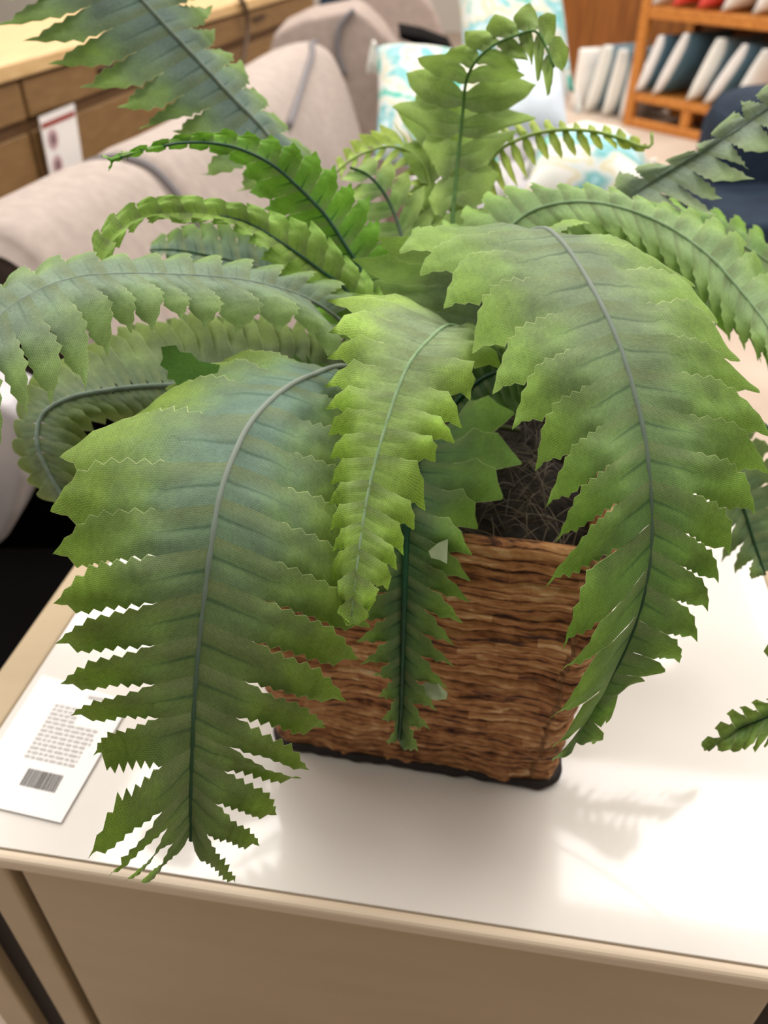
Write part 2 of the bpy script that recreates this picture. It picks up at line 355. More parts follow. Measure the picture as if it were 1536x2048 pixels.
def bark_mat():
    k = NT('woven_bark'); k.b.inputs['Roughness'].default_value = .72; k.b.inputs['Specular IOR Level'].default_value = .35
    at = k.new('ShaderNodeAttribute', attribute_name='pq')
    mp = k.new('ShaderNodeMapping'); mp.inputs['Scale'].default_value = (30, 120, 1); k.link(at.outputs['Vector'], mp.inputs[0])
    n1 = k.new('ShaderNodeTexNoise'); n1.inputs['Scale'].default_value = 1; n1.inputs['Detail'].default_value = 5; n1.inputs['Roughness'].default_value = .65; k.link(mp.outputs[0], n1.inputs['Vector'])
    mp2 = k.new('ShaderNodeMapping'); mp2.inputs['Scale'].default_value = (110, 300, 1); k.link(at.outputs['Vector'], mp2.inputs[0])
    n2 = k.new('ShaderNodeTexNoise'); n2.inputs['Scale'].default_value = 1; n2.inputs['Detail'].default_value = 3; k.link(mp2.outputs[0], n2.inputs['Vector'])
    mx = k.new('ShaderNodeMath', operation='MULTIPLY_ADD'); k.link(n1.outputs['Fac'], mx.inputs[0]); mx.inputs[1].default_value = .62
    m3 = k.new('ShaderNodeMath', operation='MULTIPLY'); k.link(n2.outputs['Fac'], m3.inputs[0]); m3.inputs[1].default_value = .38; k.link(m3.outputs[0], mx.inputs[2])
    sx = k.new('ShaderNodeSeparateXYZ'); k.link(at.outputs['Vector'], sx.inputs[0])
    def mm(op, a, b):
        q = k.new('ShaderNodeMath', operation=op)
        for i_, v_ in enumerate((a, b)):
            if isinstance(v_, (int, float)): q.inputs[i_].default_value = v_
            else: k.link(v_, q.inputs[i_])
        return q.outputs[0]
    row = mm('FLOOR', mm('ADD', mm('DIVIDE', sx.outputs[1], .0074), mm('MULTIPLY', n1.outputs['Fac'], .9)), 0)
    cell = mm('FLOOR', mm('ADD', mm('DIVIDE', sx.outputs[0], .034), mm('MULTIPLY', row, .37)), 0)
    cv = k.new('ShaderNodeCombineXYZ'); k.link(row, cv.inputs[0]); k.link(cell, cv.inputs[1])
    wn = k.new('ShaderNodeTexWhiteNoise'); k.link(cv.outputs[0], wn.inputs['Vector'])
    fr = mm('FRACT', mm('ADD', mm('DIVIDE', sx.outputs[1], .0074), mm('MULTIPLY', n1.outputs['Fac'], .9)), 0)
    dk = mm('MULTIPLY', mm('MAXIMUM', mm('SUBTRACT', mm('ABSOLUTE', mm('SUBTRACT', fr, .5), 0), .36), 0.0), 1.1)
    tot_ = mm('SUBTRACT', mm('ADD', mx.outputs[0], mm('MULTIPLY', mm('SUBTRACT', wn.outputs['Value'], .45), .14)), dk)
    class _o: pass
    mx = _o(); mx.outputs = [tot_]
    r = k.new('ShaderNodeValToRGB'); e = r.color_ramp.elements
    e[0].position = .33; e[0].color = srgb(52, 26, 12); e[1].position = .70; e[1].color = srgb(230, 200, 152)
    for p, c in ((.40, srgb(116, 70, 36)), (.48, srgb(162, 108, 64)), (.57, srgb(188, 138, 88))): x = e.new(p); x.color = c
    k.link(mx.outputs[0], r.inputs[0]); k.link(r.outputs[0], k.b.inputs['Base Color'])
    bp = k.new('ShaderNodeBump'); bp.inputs['Strength'].default_value = .8; bp.inputs['Distance'].default_value = .0022
    k.link(mx.outputs[0], bp.inputs['Height']); k.link(bp.outputs[0], k.b.inputs['Normal'])
    return k.m
M_BARK = bark_mat()
M_POTRIM = simple('dark_planter_base', srgb(34, 24, 20), .6, .4, bump=.001, scale=200)
M_LINER = simple('dark_grey_liner', srgb(34, 32, 34), .8, .2)
M_MOSS = simple('grey_moss', srgb(66, 60, 56), .95, .1, c2=srgb(40, 36, 34), scale=120, bump=.004)
M_FIBRE = simple('dry_moss_fibre', srgb(128, 116, 102), .8, .2, c2=srgb(92, 84, 78), scale=50)

def set_attr(me, name, data, typ='FLOAT_VECTOR'):
    a = me.attributes.new(name, typ, 'POINT')
    a.data.foreach_set('color' if 'COLOR' in typ else 'vector', np.asarray(data, np.float32).ravel())

def rrect(hw, r, n):
    """points round a rounded square, with running length"""
    pts = []
    seg = n//4
    for c in range(4):
        ang0 = -PI/2+c*PI/2
        ca = [(1, -1), (1, 1), (-1, 1), (-1, -1)][c]
        cx, cy = ca[0]*(hw-r), ca[1]*(hw-r)
        for j in range(8):
            th = ang0+(j/7)*PI/2; pts.append((cx+r*math.cos(th), cy+r*math.sin(th)))
        nx = [(1, 1), (-1, 1), (-1, -1), (1, -1)][c]
        a = np.array(pts[-1]); th = ang0+PI/2
        b = np.array((nx[0]*(hw-r)+r*math.cos(th), nx[1]*(hw-r)+r*math.sin(th)))
        for j in range(1, seg): pts.append(tuple(a+(b-a)*j/seg))
    return np.array(pts)
def build_planter():
    n = 220; rows = 150
    vs, pq = [], []
    flare = .012
    prof = []
    for i in range(rows+1):
        t = i/rows
        prof.append((HW+flare*t, .004+(PH-.004)*t, 1))
    ctr = rrect(1, .16, n); N = len(ctr)
    L = np.concatenate([[0], np.cumsum(np.linalg.norm(np.diff(ctr, axis=0), axis=1))])*HW
    strip = [random.uniform(-1, 1) for _ in range(60)]
    for (hw, z, _) in prof:
        for j in range(N):
            x, y = ctr[j]
            s = z/.0088; si = int(s); fr = s-si
            wob = mnoise.noise(Vector((x*4, y*4, z*30)))*.0035 + mnoise.noise(Vector((x*14, y*14, z*160)))*.0016
            ridge = (1-(2*fr-1)**4)*.0016 + strip[si % 60]*.0008
            o = 1+(wob+ridge)/hw
            zz = z+mnoise.noise(Vector((x*5, y*5, z*12+9)))*.0022*(1 if 0.01 < z < PH else .6)
            P = PC+PX*x*hw*o+PY*y*hw*o+np.array([0, 0, max(zz, .0035)])
            vs.append(P); pq.append((L[j], z, 0))
    # rolled rim and inner wall
    extra = [(HW+flare-.004, PH+.006), (HW+flare-.012, PH+.004), (HW+flare-.015, PH-.01), (HW+flare-.018, PH-.05)]
    for (hw, z) in extra:
        for j in range(N):
            x, y = ctr[j]; wob = mnoise.noise(Vector((x*8, y*8, z*60)))*.003
            vs.append(PC+PX*x*(hw+wob)+PY*y*(hw+wob)+np.array([0, 0, z+wob*.6])); pq.append((L[j], z, 0))
    R = rows+1+len(extra); fs = []
    for i in range(R-1):
        for j in range(N):
            q = (j+1) % N; fs.append((i*N+j, i*N+q, (i+1)*N+q, (i+1)*N+j))
    o = mesh_obj('planter', vs, fs, M_BARK, fern); set_attr(o.data, 'pq', pq)
    o['label'] = 'square brown planter of stacked bark strips'
    # base rim
    vs, fs = [], []
    lev = [(HW-.01, 0.0004), (HW+.003, .0004), (HW+.0045, .004), (HW+.002, .0075), (HW-.01, .0075)]
    for (hw, z) in lev:
        for j in range(N):
            x, y = ctr[j]; w_ = mnoise.noise(Vector((x*9, y*9, 3)))*.0022; vs.append(PC+PX*x*(hw+w_)+PY*y*(hw+w_)+np.array([0, 0, z]))
    for i in range(len(lev)-1):
        for j in range(N): q = (j+1) % N; fs.append((i*N+j, i*N+q, (i+1)*N+q, (i+1)*N+j))
    fs.append(tuple(range(N))[::-1])
    mesh_obj('planter_base', vs, fs, M_POTRIM, fern)
    # moss bed
    vs, fs = [], []; G = 60; hw = HW-.004
    for a in range(G+1):
        for b in range(G+1):
            x = (a/G*2-1)*hw; y = (b/G*2-1)*hw; r = math.hypot(x, y)/hw
            z = PH-.030+.03*math.exp(-r*r*2.0)+mnoise.noise(Vector((x*60, y*60, 0)))*.006
            vs.append(PC+PX*x+PY*y+np.array([0, 0, z]))
    for a in range(G):
        for b in range(G): i = a*(G+1)+b; fs.append((i, i+G+1, i+G+2, i+1))
    mesh_obj('moss_bed', vs, fs, M_MOSS, fern)
    vs, fs = [], []
    for _ in range(420):
        x, y = random.uniform(-1, 1)*hw*.92, random.uniform(-1, 1)*hw*.92; a = random.uniform(0, 2*PI); l = random.uniform(.02, .06)
        r = math.hypot(x, y)/hw; z = PH-.022+.03*math.exp(-r*r*2)
        p0 = PC+PX*x+PY*y+np.array([0, 0, z]); d = np.array([math.cos(a), math.sin(a), 0])*l
        if max(abs(np.dot(p0+d-PC, PX)), abs(np.dot(p0+d-PC, PY))) > hw: d = -d*.5
        pts = [p0, p0+d*.5+np.array([0, 0, random.uniform(.004, .016)]), p0+d]
        pts = cr(np.array(pts), np.linspace(0, 2, 7)); tube(vs, fs, pts, [.0004]*7, 4)
    f = mesh_obj('moss_fibre', vs, fs, M_FIBRE, fern); f['kind'] = 'stuff'
build_planter()

# ------------------------------------------------------------------ fern: fronds
DUSTY = (srgb(92, 118, 106), srgb(112, 146, 62)); 
VDARK = srgb(26, 66, 46)
def resample(P, n):
    P = np.asarray(P, float)
    d = cr(P, np.linspace(0, len(P)-1, 200)); L = np.concatenate([[0], np.cumsum(np.linalg.norm(np.diff(d[:, :2], axis=0), axis=1))])
    t = np.linspace(0, L[-1], n)
    return np.stack([np.interp(t, L, d[:, c]) for c in range(d.shape[1])], -1)

def frond(name, rib, sides, ribc, tipc, veinc=VDARK, vein=.7, rr=(.0022, .0007), ribmat=None, bow=.004, label=None,
          fuse=.3, teeth=8, amp=.055, gap=0.0, taper=.60, TS=.38, mode='serrate', wmul=1.0, tilt=.0042, rough=.0006, ribshift=.0, endleaf=True, crease=.0008, ribend=1.0, noise_seed=0, low=None):
    P = np.array([pd(*p) for p in rib]); m = len(P)
    dense = cr(P, np.linspace(0, m-1, 600)); L = np.concatenate([[0], np.cumsum(np.linalg.norm(np.diff(dense, axis=0), axis=1))])
    tot = L[-1]; S = L/tot
    def R(s):
        s = np.asarray(s, float); out = np.stack([np.interp(s, S, dense[:, c]) for c in range(3)], -1)
        T = dense[-1]-dense[-8]; T = T/np.linalg.norm(T)
        return out+np.where(s[..., None] > 1, (s[..., None]-1)*tot*T, 0)
    dpx = proj(dense)
    rdep = (dense-_C)@_F
    V, Fc, FU, MT = [], [], [], []
    ex = random.random()*3
    for side, sp in sides.items():
        sg = -1 if side == 'L' else 1
        dz = sp.get('dz', (.02, .02))
        if 'tips' in sp:
            tips = np.array([t[:2] for t in sp['tips']], float); n = len(tips)
            sb = []
            for t in sp['tips']:
                d = np.hypot(dpx[:, 0]-t[2], dpx[:, 1]-t[3])
                if sb: d = np.where(S < sb[-1], 1e9, d)
                sb.append(S[int(np.argmin(d))])
            sb = np.array(sb)
            for i in range(1, n): sb[i] = max(sb[i], sb[i-1]+.008)
        else:
            n = sp['n']; tips = resample(sp['env'], n); sb = np.linspace(sp['s'][0], sp['s'][1], n)
            jit = sp.get('jit', .12)
            tb_ = proj(R(sb)); tips = tips+(tips-tb_)*rng.uniform(-jit, jit*.3, (n, 1))
        dep = np.interp(sb, S, rdep)+np.linspace(dz[0], dz[1], n)
        if 'bulge' in sp: dep = dep+sp['bulge']*np.sin(np.linspace(0, PI, n))
        if n > 1: dep = dep+rng.uniform(-.0035, .0035, n)
        E = np.array([pd(tips[i][0], tips[i][1], dep[i]) for i in range(n)])
        sbk = lambda k: np.interp(k, np.arange(-1, n+1), np.concatenate([[2*sb[0]-sb[1]], sb, [2*sb[-1]-sb[-2]]]))
        def Ek(k): return cr(E, np.asarray(k, float)-TS)
        def Ek(k):
            k = np.asarray(k, float)-TS; a = cr(E, np.clip(k, 0, n-1))
            lo = (k < 0)[..., None]; hi = (k > n-1)[..., None]
            a = np.where(lo, E[0]+(E[1]-E[0])*k[..., None], a); a = np.where(hi, E[-1]+(E[-1]-E[-2])*(k[..., None]-(n-1)), a)
            return a
        Ns = []
        for i in range(n):
            T = R(sb[i]+.01)-R(sb[i]-.01); W = E[i]-R(sb[i]); N = np.cross(T, W); N = N/(np.linalg.norm(N)+1e-9)
            if np.dot(N, _C-R(sb[i])) < 0: N = -N
            Ns.append(N)
        Ns = np.array(Ns)
        fuse0 = fuse
        for i in range(n):
            fuse = sp['fuse'][i] if 'fuse' in sp else fuse0
            gp = gap(sb[i]) if callable(gap) else gap
            if 'gaps' in sp: gp = sp['gaps'][i]
            gp += random.uniform(-.012, .012) if gp > -.3 else 0
            te = sp['te'][i] if 'te' in sp else teeth
            if mode == 'serrate':
                us = list(np.linspace(0, fuse, 5)); nsl = 2*te
                for q in range(1, nsl+1):
                    x = q/nsl
                    if q % 2: x -= .25/nsl
                    us.append(fuse+(1-fuse)*x*.985)
                us.append(1.0); us = np.array(us)
                kp = np.full(len(us), -.5); kd = np.full(len(us), .5)
                z = np.zeros(len(us)); z2 = np.zeros(len(us))
                for q in range(5, len(us)-1): z[q] = amp*(1 if q % 2 else -1)*random.uniform(.75, 1.2)*min(1, (q-4)/2.5)
                sm = np.clip((us-fuse)/.25, 0, 1)
                x = np.clip((us-taper)/(1-taper), 0, 1); z = z*(1-x)**.6
                kp = kp+z+gp*sm; kd = kd+z-gp*sm
                kp = kp+(.5+TS)*x**1.5+np.where(x > 0, z*.5*(1-x), 0)
                x2 = np.clip((us-taper-.16)/(.84-taper), 0, 1); kd = kd+(TS-.5)*x2-.10*np.sin(PI*x2)
                kp[-1] = kd[-1] = TS
                kd = np.maximum(kd, kp)
            else:
                us = np.linspace(0, 1, 17)
                wd = (np.sin(PI*np.clip(us*.92+.10, 0, 1))**.75)*.5*wmul; wd[0] = .2*wmul; wd[-1] = 0
                if mode == 'lobe': wd[0] = .27*wmul; wd[1] = .33*wmul; wd[2] = .39*wmul
                wd = wd*(1+.06*np.sin(us*19+i))
                kp = -wd; kd = wd*1.0; sh = TS*us**1.5; kp = kp+sh; kd = kd+sh
            if i == n-1: fuse = fuse0
            nv = 9; vv = np.linspace(-1, 1, nv)
            K = i+kp[:, None]+(kd-kp)[:, None]*(vv[None]+1)/2
            A = R(sbk(K)); B = Ek(K); uu = us[:, None, None]
            pos = A+(B-A)*uu
            N = Ns[i]; ln = np.linalg.norm(E[i]-R(sb[i]))
            Kc = np.clip(K, 0, n-1); NK = np.stack([np.interp(Kc, np.arange(n), Ns[:, c]) for c in range(3)], -1)
            NK /= np.linalg.norm(NK, axis=-1)[..., None]+1e-9
            off = bow*4*us*(1-us); wsc = np.clip((kd-kp)/.8, 0, 1)[:, None]
            off = off[:, None]+wsc*tilt*(-vv[None])*np.clip((us-min(fuse, .6))/.3, 0, 1)[:, None]
            off = off-crease*np.exp(-(vv[None]/.18)**2)*np.clip(1-us/.75, 0, 1)[:, None]
            off = off+wsc*crease*1.3*(1-vv[None]**2)*np.clip((us-.12)/.3, 0, 1)[:, None]
            off = off*np.clip(us*7, 0, 1)[:, None]
            pos = pos+off[..., None]*NK
            base = len(V)
            for a in range(len(us)):
                for b in range(nv):
                    p = pos[a, b]; q = Vector(p*28+noise_seed)
                    p = p+NK[a, b]*(mnoise.noise(q)*rough*4+mnoise.noise(q*3.7)*rough*2.2)*min(1, us[a]*4)
                    V.append(p); FU.append((us[a], vv[b], sb[i])); MT.append((sg*us[a]*ln+ex, float(sbk(K[a, b]))*tot, 0))
            for a in range(len(us)-1):
                for b in range(nv-1):
                    j = base+a*nv+b; Fc.append((j, j+1, j+nv+1, j+nv))
    n = len(V)
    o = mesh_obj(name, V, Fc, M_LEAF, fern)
    set_attr(o.data, 'fu', FU); set_attr(o.data, 'metric', MT)
    low = low or (ribc, tipc); q_ = np.clip((np.array(FU)[:, 2]-.45)/.3, 0, 1)[:, None]; q_ = q_*q_*(3-2*q_)   # colours blend from the base pair to the low pair along the frond
    set_attr(o.data, 'ribc', np.array(ribc)*(1-q_)+np.array(low[0])*q_, 'FLOAT_COLOR'); set_attr(o.data, 'tipc', np.array(tipc)*(1-q_)+np.array(low[1])*q_, 'FLOAT_COLOR')
    vcol = np.array(veinc, float).copy(); vcol[3] = vein; set_attr(o.data, 'veinc', np.tile(vcol, (n, 1)), 'FLOAT_COLOR')
    if label: o['label'] = label
    k = 90; ss = np.linspace(0, ribend, k); pts = R(ss)
    T = np.gradient(pts, axis=0); toc = _C-pts; toc /= np.linalg.norm(toc, axis=1)[:, None]
    pts = pts+toc*ribshift
    for q in range(3, k-1): pts[q] += toc[q]*.00025*math.sin(q*2.1)
    vs, fs = [], []; tube(vs, fs, pts, np.linspace(rr[0], rr[1], k), 8)
    mr_ = mesh_obj('midrib', vs, fs, ribmat or M_RIB_DUST, o); set_attr(mr_.data, 'rs', [(q, 0, 0) for q in np.repeat(np.linspace(0, 1, k), 8)])
    return o

# A: the large frond hanging front left
frond('frond', [(835, 890, .55), (790, 800, .53), (700, 735, .49), (620, 752, .45), (560, 785, .425), (505, 840, .40), (470, 905, .385), (440, 990, .372), (424, 1080, .366), (410, 1180, .366), (398, 1290, .37), (389, 1400, .376), (384, 1500, .384), (381, 1600, .395), (382, 1680, .408)],
      {'L': dict(tips=[(420, 742, 640, 748), (330, 775, 600, 762), (262, 832, 555, 790), (120, 915, 480, 884), (100, 1022, 446, 968), (103, 1108, 428, 1052), (102, 1210, 416, 1140), (105, 1290, 405, 1228), (118, 1368, 396, 1312), (136, 1432, 390, 1392), (182, 1512, 386, 1458), (172, 1714, 384, 1532), (212, 1750, 382, 1590), (242, 1757, 381, 1628), (274, 1764, 381, 1655)],
                 gaps=[-.04, -.04, -.04, -.03, -.02, -.01, .01, .03, .03, .07, .07, .07, .06, .08, .1], dz=(.0, .0), bulge=-.004),
       'R': dict(tips=[(690, 790, 650, 748), (705, 835, 610, 757), (722, 890, 560, 785), (735, 960, 505, 840), (742, 1040, 474, 895), (745, 1120, 450, 958), (742, 1190, 432, 1030), (742, 1256, 420, 1110), (720, 1322, 410, 1196), (698, 1407, 400, 1285), (655, 1458, 392, 1362), (622, 1542, 387, 1435), (606, 1560, 385, 1490), (555, 1640, 383, 1540), (520, 1697, 382, 1595), (474, 1772, 381, 1650)],
                 gaps=[-.04]*7+[-.02, .01, .045, .05, .05, .02, .01, .03, .1], dz=(.02, .012), bulge=.020)},
      srgb(102, 130, 114), srgb(120, 148, 64), vein=.5, rr=(.0019, .0012), ribshift=-.0009, bow=.004, teeth=8, amp=.06, fuse=.30, rough=.0009, noise_seed=3, TS=.14, taper=.68, low=(srgb(90, 112, 62), srgb(112, 144, 48)),
      label='large dusty grey-green frond hanging down at front left')
# C: the large frond front right
frond('frond', [(850, 880, .55), (930, 720, .545), (990, 560, .53), (1040, 478, .50), (1085, 457, .475), (1120, 480, .45), (1160, 535, .43), (1205, 615, .41), (1242, 700, .397), (1268, 785, .389), (1288, 870, .384), (1299, 960, .382), (1303, 1060, .385), (1295, 1150, .39), (1273, 1240, .398), (1235, 1330, .41), (1190, 1410, .42), (1155, 1480, .428), (1135, 1525, .432)],
      {'L': dict(tips=[(760, 600, 950, 670), (688, 562, 970, 610), (704, 517, 1000, 540), (755, 474, 1045, 474), (800, 512, 1085, 457), (840, 552, 1110, 472), (888, 620, 1138, 502), (945, 708, 1178, 567), (985, 787, 1212, 632), (1025, 863, 1240, 697), (1070, 941, 1262, 768), (1088, 1020, 1280, 842), (1108, 1088, 1294, 918), (1088, 1177, 1301, 1000), (1122, 1303, 1301, 1090), (1114, 1347, 1290, 1172), (1100, 1435, 1262, 1268), (1098, 1500, 1210, 1375), (1104, 1524, 1165, 1462)],
                 gaps=[-.01, -.01, -.01, -.02, -.03, -.02, -.02, -.02, -.02, -.01, .0, .02, .03, .02, .03, -.02, -.03, -.06, -.08], te=[5, 5, 5]+[8]*11+[5, 4, 3, 2, 2], fuse=[.3]*14+[.55, .6, .75, .8, .8], dz=(.0, .008), bulge=-.004),
       'R': dict(tips=[(1180, 445, 1045, 474), (1250, 500, 1085, 457), (1330, 535, 1110, 472), (1392, 572, 1138, 502), (1440, 640, 1178, 567), (1484, 718, 1212, 632), (1514, 790, 1240, 697), (1542, 872, 1262, 768), (1540, 950, 1280, 842), (1514, 1032, 1294, 918), (1460, 1112, 1301, 1000), (1438, 1168, 1302, 1065), (1415, 1222, 1296, 1130), (1395, 1283, 1280, 1205), (1357, 1322, 1258, 1270), (1322, 1345, 1235, 1325), (1255, 1372, 1215, 1362), (1215, 1445, 1190, 1410), (1190, 1492, 1165, 1460)],
                 gaps=[-.03]*8+[.0, .03, .04, .03, .04, .04, .04, .02, -.04, -.08, -.08], te=[8]*10+[6, 6, 5, 4, 4, 3, 2, 2, 2], fuse=[.3]*11+[.35, .4, .45, .5, .65, .75, .8, .8], dz=(.01, .004), bulge=.006)},
      srgb(118, 138, 106), srgb(136, 170, 80), vein=.5, rr=(.0018, .0011), ribshift=-.0009, bow=.004, teeth=8, amp=.05, fuse=.30, rough=.0008, noise_seed=11, ribend=.95, low=(srgb(92, 126, 62), srgb(118, 158, 58)),
      label='large arching green frond reaching forward at front right')
# B: the centre front frond
frond('frond', [(845, 880, .55), (900, 760, .52), (925, 670, .48), (895, 652, .445), (858, 680, .425), (822, 722, .412), (795, 780, .403), (772, 850, .396), (750, 925, .391), (733, 1000, .388), (722, 1070, .386), (713, 1140, .386), (706, 1200, .388), (703, 1232, .39)],
      {'L': dict(tips=[(700, 592, 905, 652), (648, 602, 885, 660), (656, 668, 848, 690), (652, 720, 822, 722), (647, 778, 803, 765), (650, 820, 788, 805), (655, 872, 774, 848), (657, 920, 760, 893), (658, 970, 748, 938), (655, 1012, 738, 980), (659, 1062, 730, 1022), (665, 1105, 724, 1062), (666, 1165, 717, 1110), (688, 1215, 709, 1160), (704, 1246, 704, 1222)],
                 gaps=[.02]*15, dz=(.01, .002)),
       'R': dict(tips=[(985, 655, 905, 652), (1012, 700, 880, 664), (1008, 742, 850, 690), (945, 800, 815, 735), (923, 857, 794, 785), (907, 888, 778, 830), (868, 925, 763, 880), (850, 1022, 748, 935), (827, 1060, 738, 985), (806, 1112, 729, 1030), (790, 1140, 723, 1070), (776, 1182, 716, 1118), (734, 1222, 708, 1172), (707, 1246, 704, 1222)],
                 gaps=[.0, .0, .02, .04, -.02, -.03, -.03, .0, -.03, .02, -.03, .0, .02, .0], dz=(.018, .006))},
      srgb(132, 152, 114), srgb(154, 188, 84), vein=.25, rr=(.0015, .0008), ribshift=-.0007, ribmat=M_RIB_SAGE, low=(srgb(130, 160, 78), srgb(152, 192, 70)), bow=.003, teeth=3, amp=.085, fuse=.42, rough=.0007, taper=.5, noise_seed=5,
      label='slim light green frond hanging in the middle')
# D: frond hanging against the planter
frond('frond', [(845, 890, .54), (838, 900, .49), (828, 940, .455), (818, 1010, .436), (812, 1080, .432), (809, 1180, .436), (806, 1290, .448), (803, 1400, .464), (797, 1500, .482)],
      {'L': dict(tips=[(720, 930, 832, 925), (715, 1000, 822, 985), (715, 1060, 815, 1040), (712, 1120, 811, 1100), (708, 1180, 810, 1150), (706, 1240, 809, 1195), (712, 1285, 808, 1240), (720, 1330, 806, 1290), (745, 1352, 805, 1330), (757, 1395, 804, 1368), (764, 1440, 802, 1410), (774, 1490, 800, 1450)], dz=(.0, .0)),
       'R': dict(tips=[(1030, 830, 842, 896), (1045, 925, 836, 905), (1004, 1000, 828, 940), (958, 1055, 821, 990), (945, 1110, 815, 1035), (942, 1163, 812, 1080), (940, 1205, 810, 1125), (925, 1248, 809, 1170), (908, 1292, 808, 1215), (908, 1335, 806, 1262), (895, 1380, 805, 1310), (872, 1425, 804, 1360), (860, 1460, 802, 1410), (835, 1505, 800, 1460)], dz=(.0, .0))},
      srgb(72, 104, 62), srgb(118, 156, 62), vein=.8, rr=(.0030, .0009), ribmat=M_RIB_DARK, ribshift=.0015, bow=.002, teeth=3, amp=.07, fuse=.35, gap=-.02, TS=.2, taper=.55, ribend=.97,
      label='green frond hanging against the planter with dark green midrib')
# E: out of focus frond rising top left
frond('frond', [(830, 890, .56), (770, 760, .59), (690, 540, .62), (610, 370, .63), (530, 262, .62), (470, 200, .61), (400, 125, .595), (330, 50, .58), (270, -15, .57), (190, -90, .56), (100, -150, .56)],
      {'L': dict(tips=[(560, 400, 600, 350), (470, 385, 560, 300), (392, 352, 520, 252), (342, 262, 485, 215), (272, 260, 445, 172), (230, 215, 405, 130), (155, 175, 365, 88), (92, 128, 325, 45), (45, 82, 285, 0), (-10, 52, 240, -45), (-80, 0, 190, -90), (-120, -60, 140, -130)],
                 gaps=[.05, .05, .08, .03, .03, .02, .02, .0, .0, 0, 0, 0], dz=(.0, -.01)),
       'R': dict(tips=[(640, 330, 600, 350), (590, 275, 560, 300), (545, 225, 520, 252), (505, 175, 485, 215), (480, 120, 445, 172), (440, 95, 405, 130), (432, 55, 365, 88), (425, 10, 325, 45), (380, -40, 285, 0), (330, -90, 240, -45), (280, -130, 190, -90), (220, -170, 140, -130)],
                 gaps=[-.02]*12, dz=(.02, .03))},
      srgb(108, 130, 122), srgb(112, 142, 66), vein=.5, rr=(.0024, .0012), ribmat=M_RIB_GREY, teeth=5, amp=.06, fuse=.4, bow=.003,
      label='grey-green frond arching up out of the top left')
# F: bright green frond seen from below
frond('frond', [(830, 880, .56), (790, 720, .56), (730, 560, .555), (690, 490, .55), (650, 430, .545), (600, 378, .54), (545, 330, .53), (480, 298, .52), (420, 286, .51), (360, 286, .50), (325, 293, .495), (270, 305, .485), (215, 322, .475)],
      {'L': dict(env=[(560, 620), (575, 545), (600, 520), (560, 470), (520, 415), (492, 372), (458, 325), (420, 310), (380, 302), (330, 300), (270, 312), (215, 325)], n=16, s=(.28, .97), dz=(.01, .0)),
       'R': dict(env=[(830, 560), (800, 490), (764, 440), (738, 388), (706, 352), (655, 300), (600, 282), (540, 262), (470, 256), (420, 258), (350, 268), (280, 290), (215, 320)], n=17, s=(.28, .97), dz=(-.01, .0))},
      srgb(96, 146, 44), srgb(118, 172, 54), veinc=srgb(18, 70, 34), vein=.9, rr=(.0022, .0008), ribmat=M_RIB_DARK, ribshift=.001, teeth=3, amp=.07, fuse=.55, TS=.2, ribend=.88, bow=-.002,
      label='bright green frond arching left with dark green midrib, underside showing')
# G
frond('frond', [(835, 890, .56), (770, 720, .54), (700, 590, .53), (640, 540, .52), (570, 490, .51), (500, 448, .505), (430, 430, .50), (360, 425, .495), (290, 432, .49), (235, 462, .485), (208, 495, .48), (198, 525, .478)],
      {'L': dict(env=[(660, 660), (610, 600), (560, 560), (520, 520), (490, 480), (430, 452), (360, 445), (300, 450), (255, 475), (238, 498), (215, 530)], n=15, s=(.3, .97), dz=(.0, .0)),
       'R': dict(env=[(760, 560), (690, 500), (620, 440), (560, 425), (500, 405), (420, 400), (350, 388), (290, 395), (235, 425), (205, 455), (192, 510)], n=16, s=(.3, .97), dz=(.0, .0))},
      srgb(134, 166, 76), srgb(148, 188, 88), vein=.3, rr=(.002, .0007), ribmat=M_RIB_DARK, ribshift=.0, teeth=3, amp=.07, fuse=.4, ribend=.7,
      label='narrow light green frond curling down at its tip on the left')
# H: grey green frond arching left
frond('frond', [(840, 890, .55), (760, 740, .535), (690, 650, .52), (620, 600, .50), (540, 572, .48), (450, 556, .465), (350, 550, .45), (250, 548, .44), (150, 556, .43), (60, 590, .42), (-20, 650, .412), (-90, 740, .41)],
      {'L': dict(tips=[(655, 712, 600, 592), (622, 672, 560, 577), (555, 664, 490, 562), (472, 665, 420, 554), (408, 657, 355, 550), (362, 640, 300, 548), (305, 662, 245, 548), (262, 666, 190, 550), (216, 714, 140, 558), (172, 777, 85, 580), (101, 808, 35, 604), (56, 838, -10, 640), (2, 892, -45, 680), (-50, 930, -70, 710), (-90, 960, -88, 738)],
                 gaps=[-.01]*15, dz=(.0, -.015)),
       'R': dict(env=[(700, 580), (640, 560), (560, 550), (450, 538), (350, 536), (240, 532), (130, 538), (60, 555), (0, 585), (-80, 640), (-150, 720)], n=15, s=(.33, .97), dz=(.03, .04))},
      srgb(120, 142, 120), srgb(136, 166, 98), vein=.3, rr=(.0014, .0007), ribshift=-.0012, ribmat=M_RIB_GREY, teeth=6, amp=.05, fuse=.3, bow=.006,
      label='broad grey-green frond arching out to the left edge')
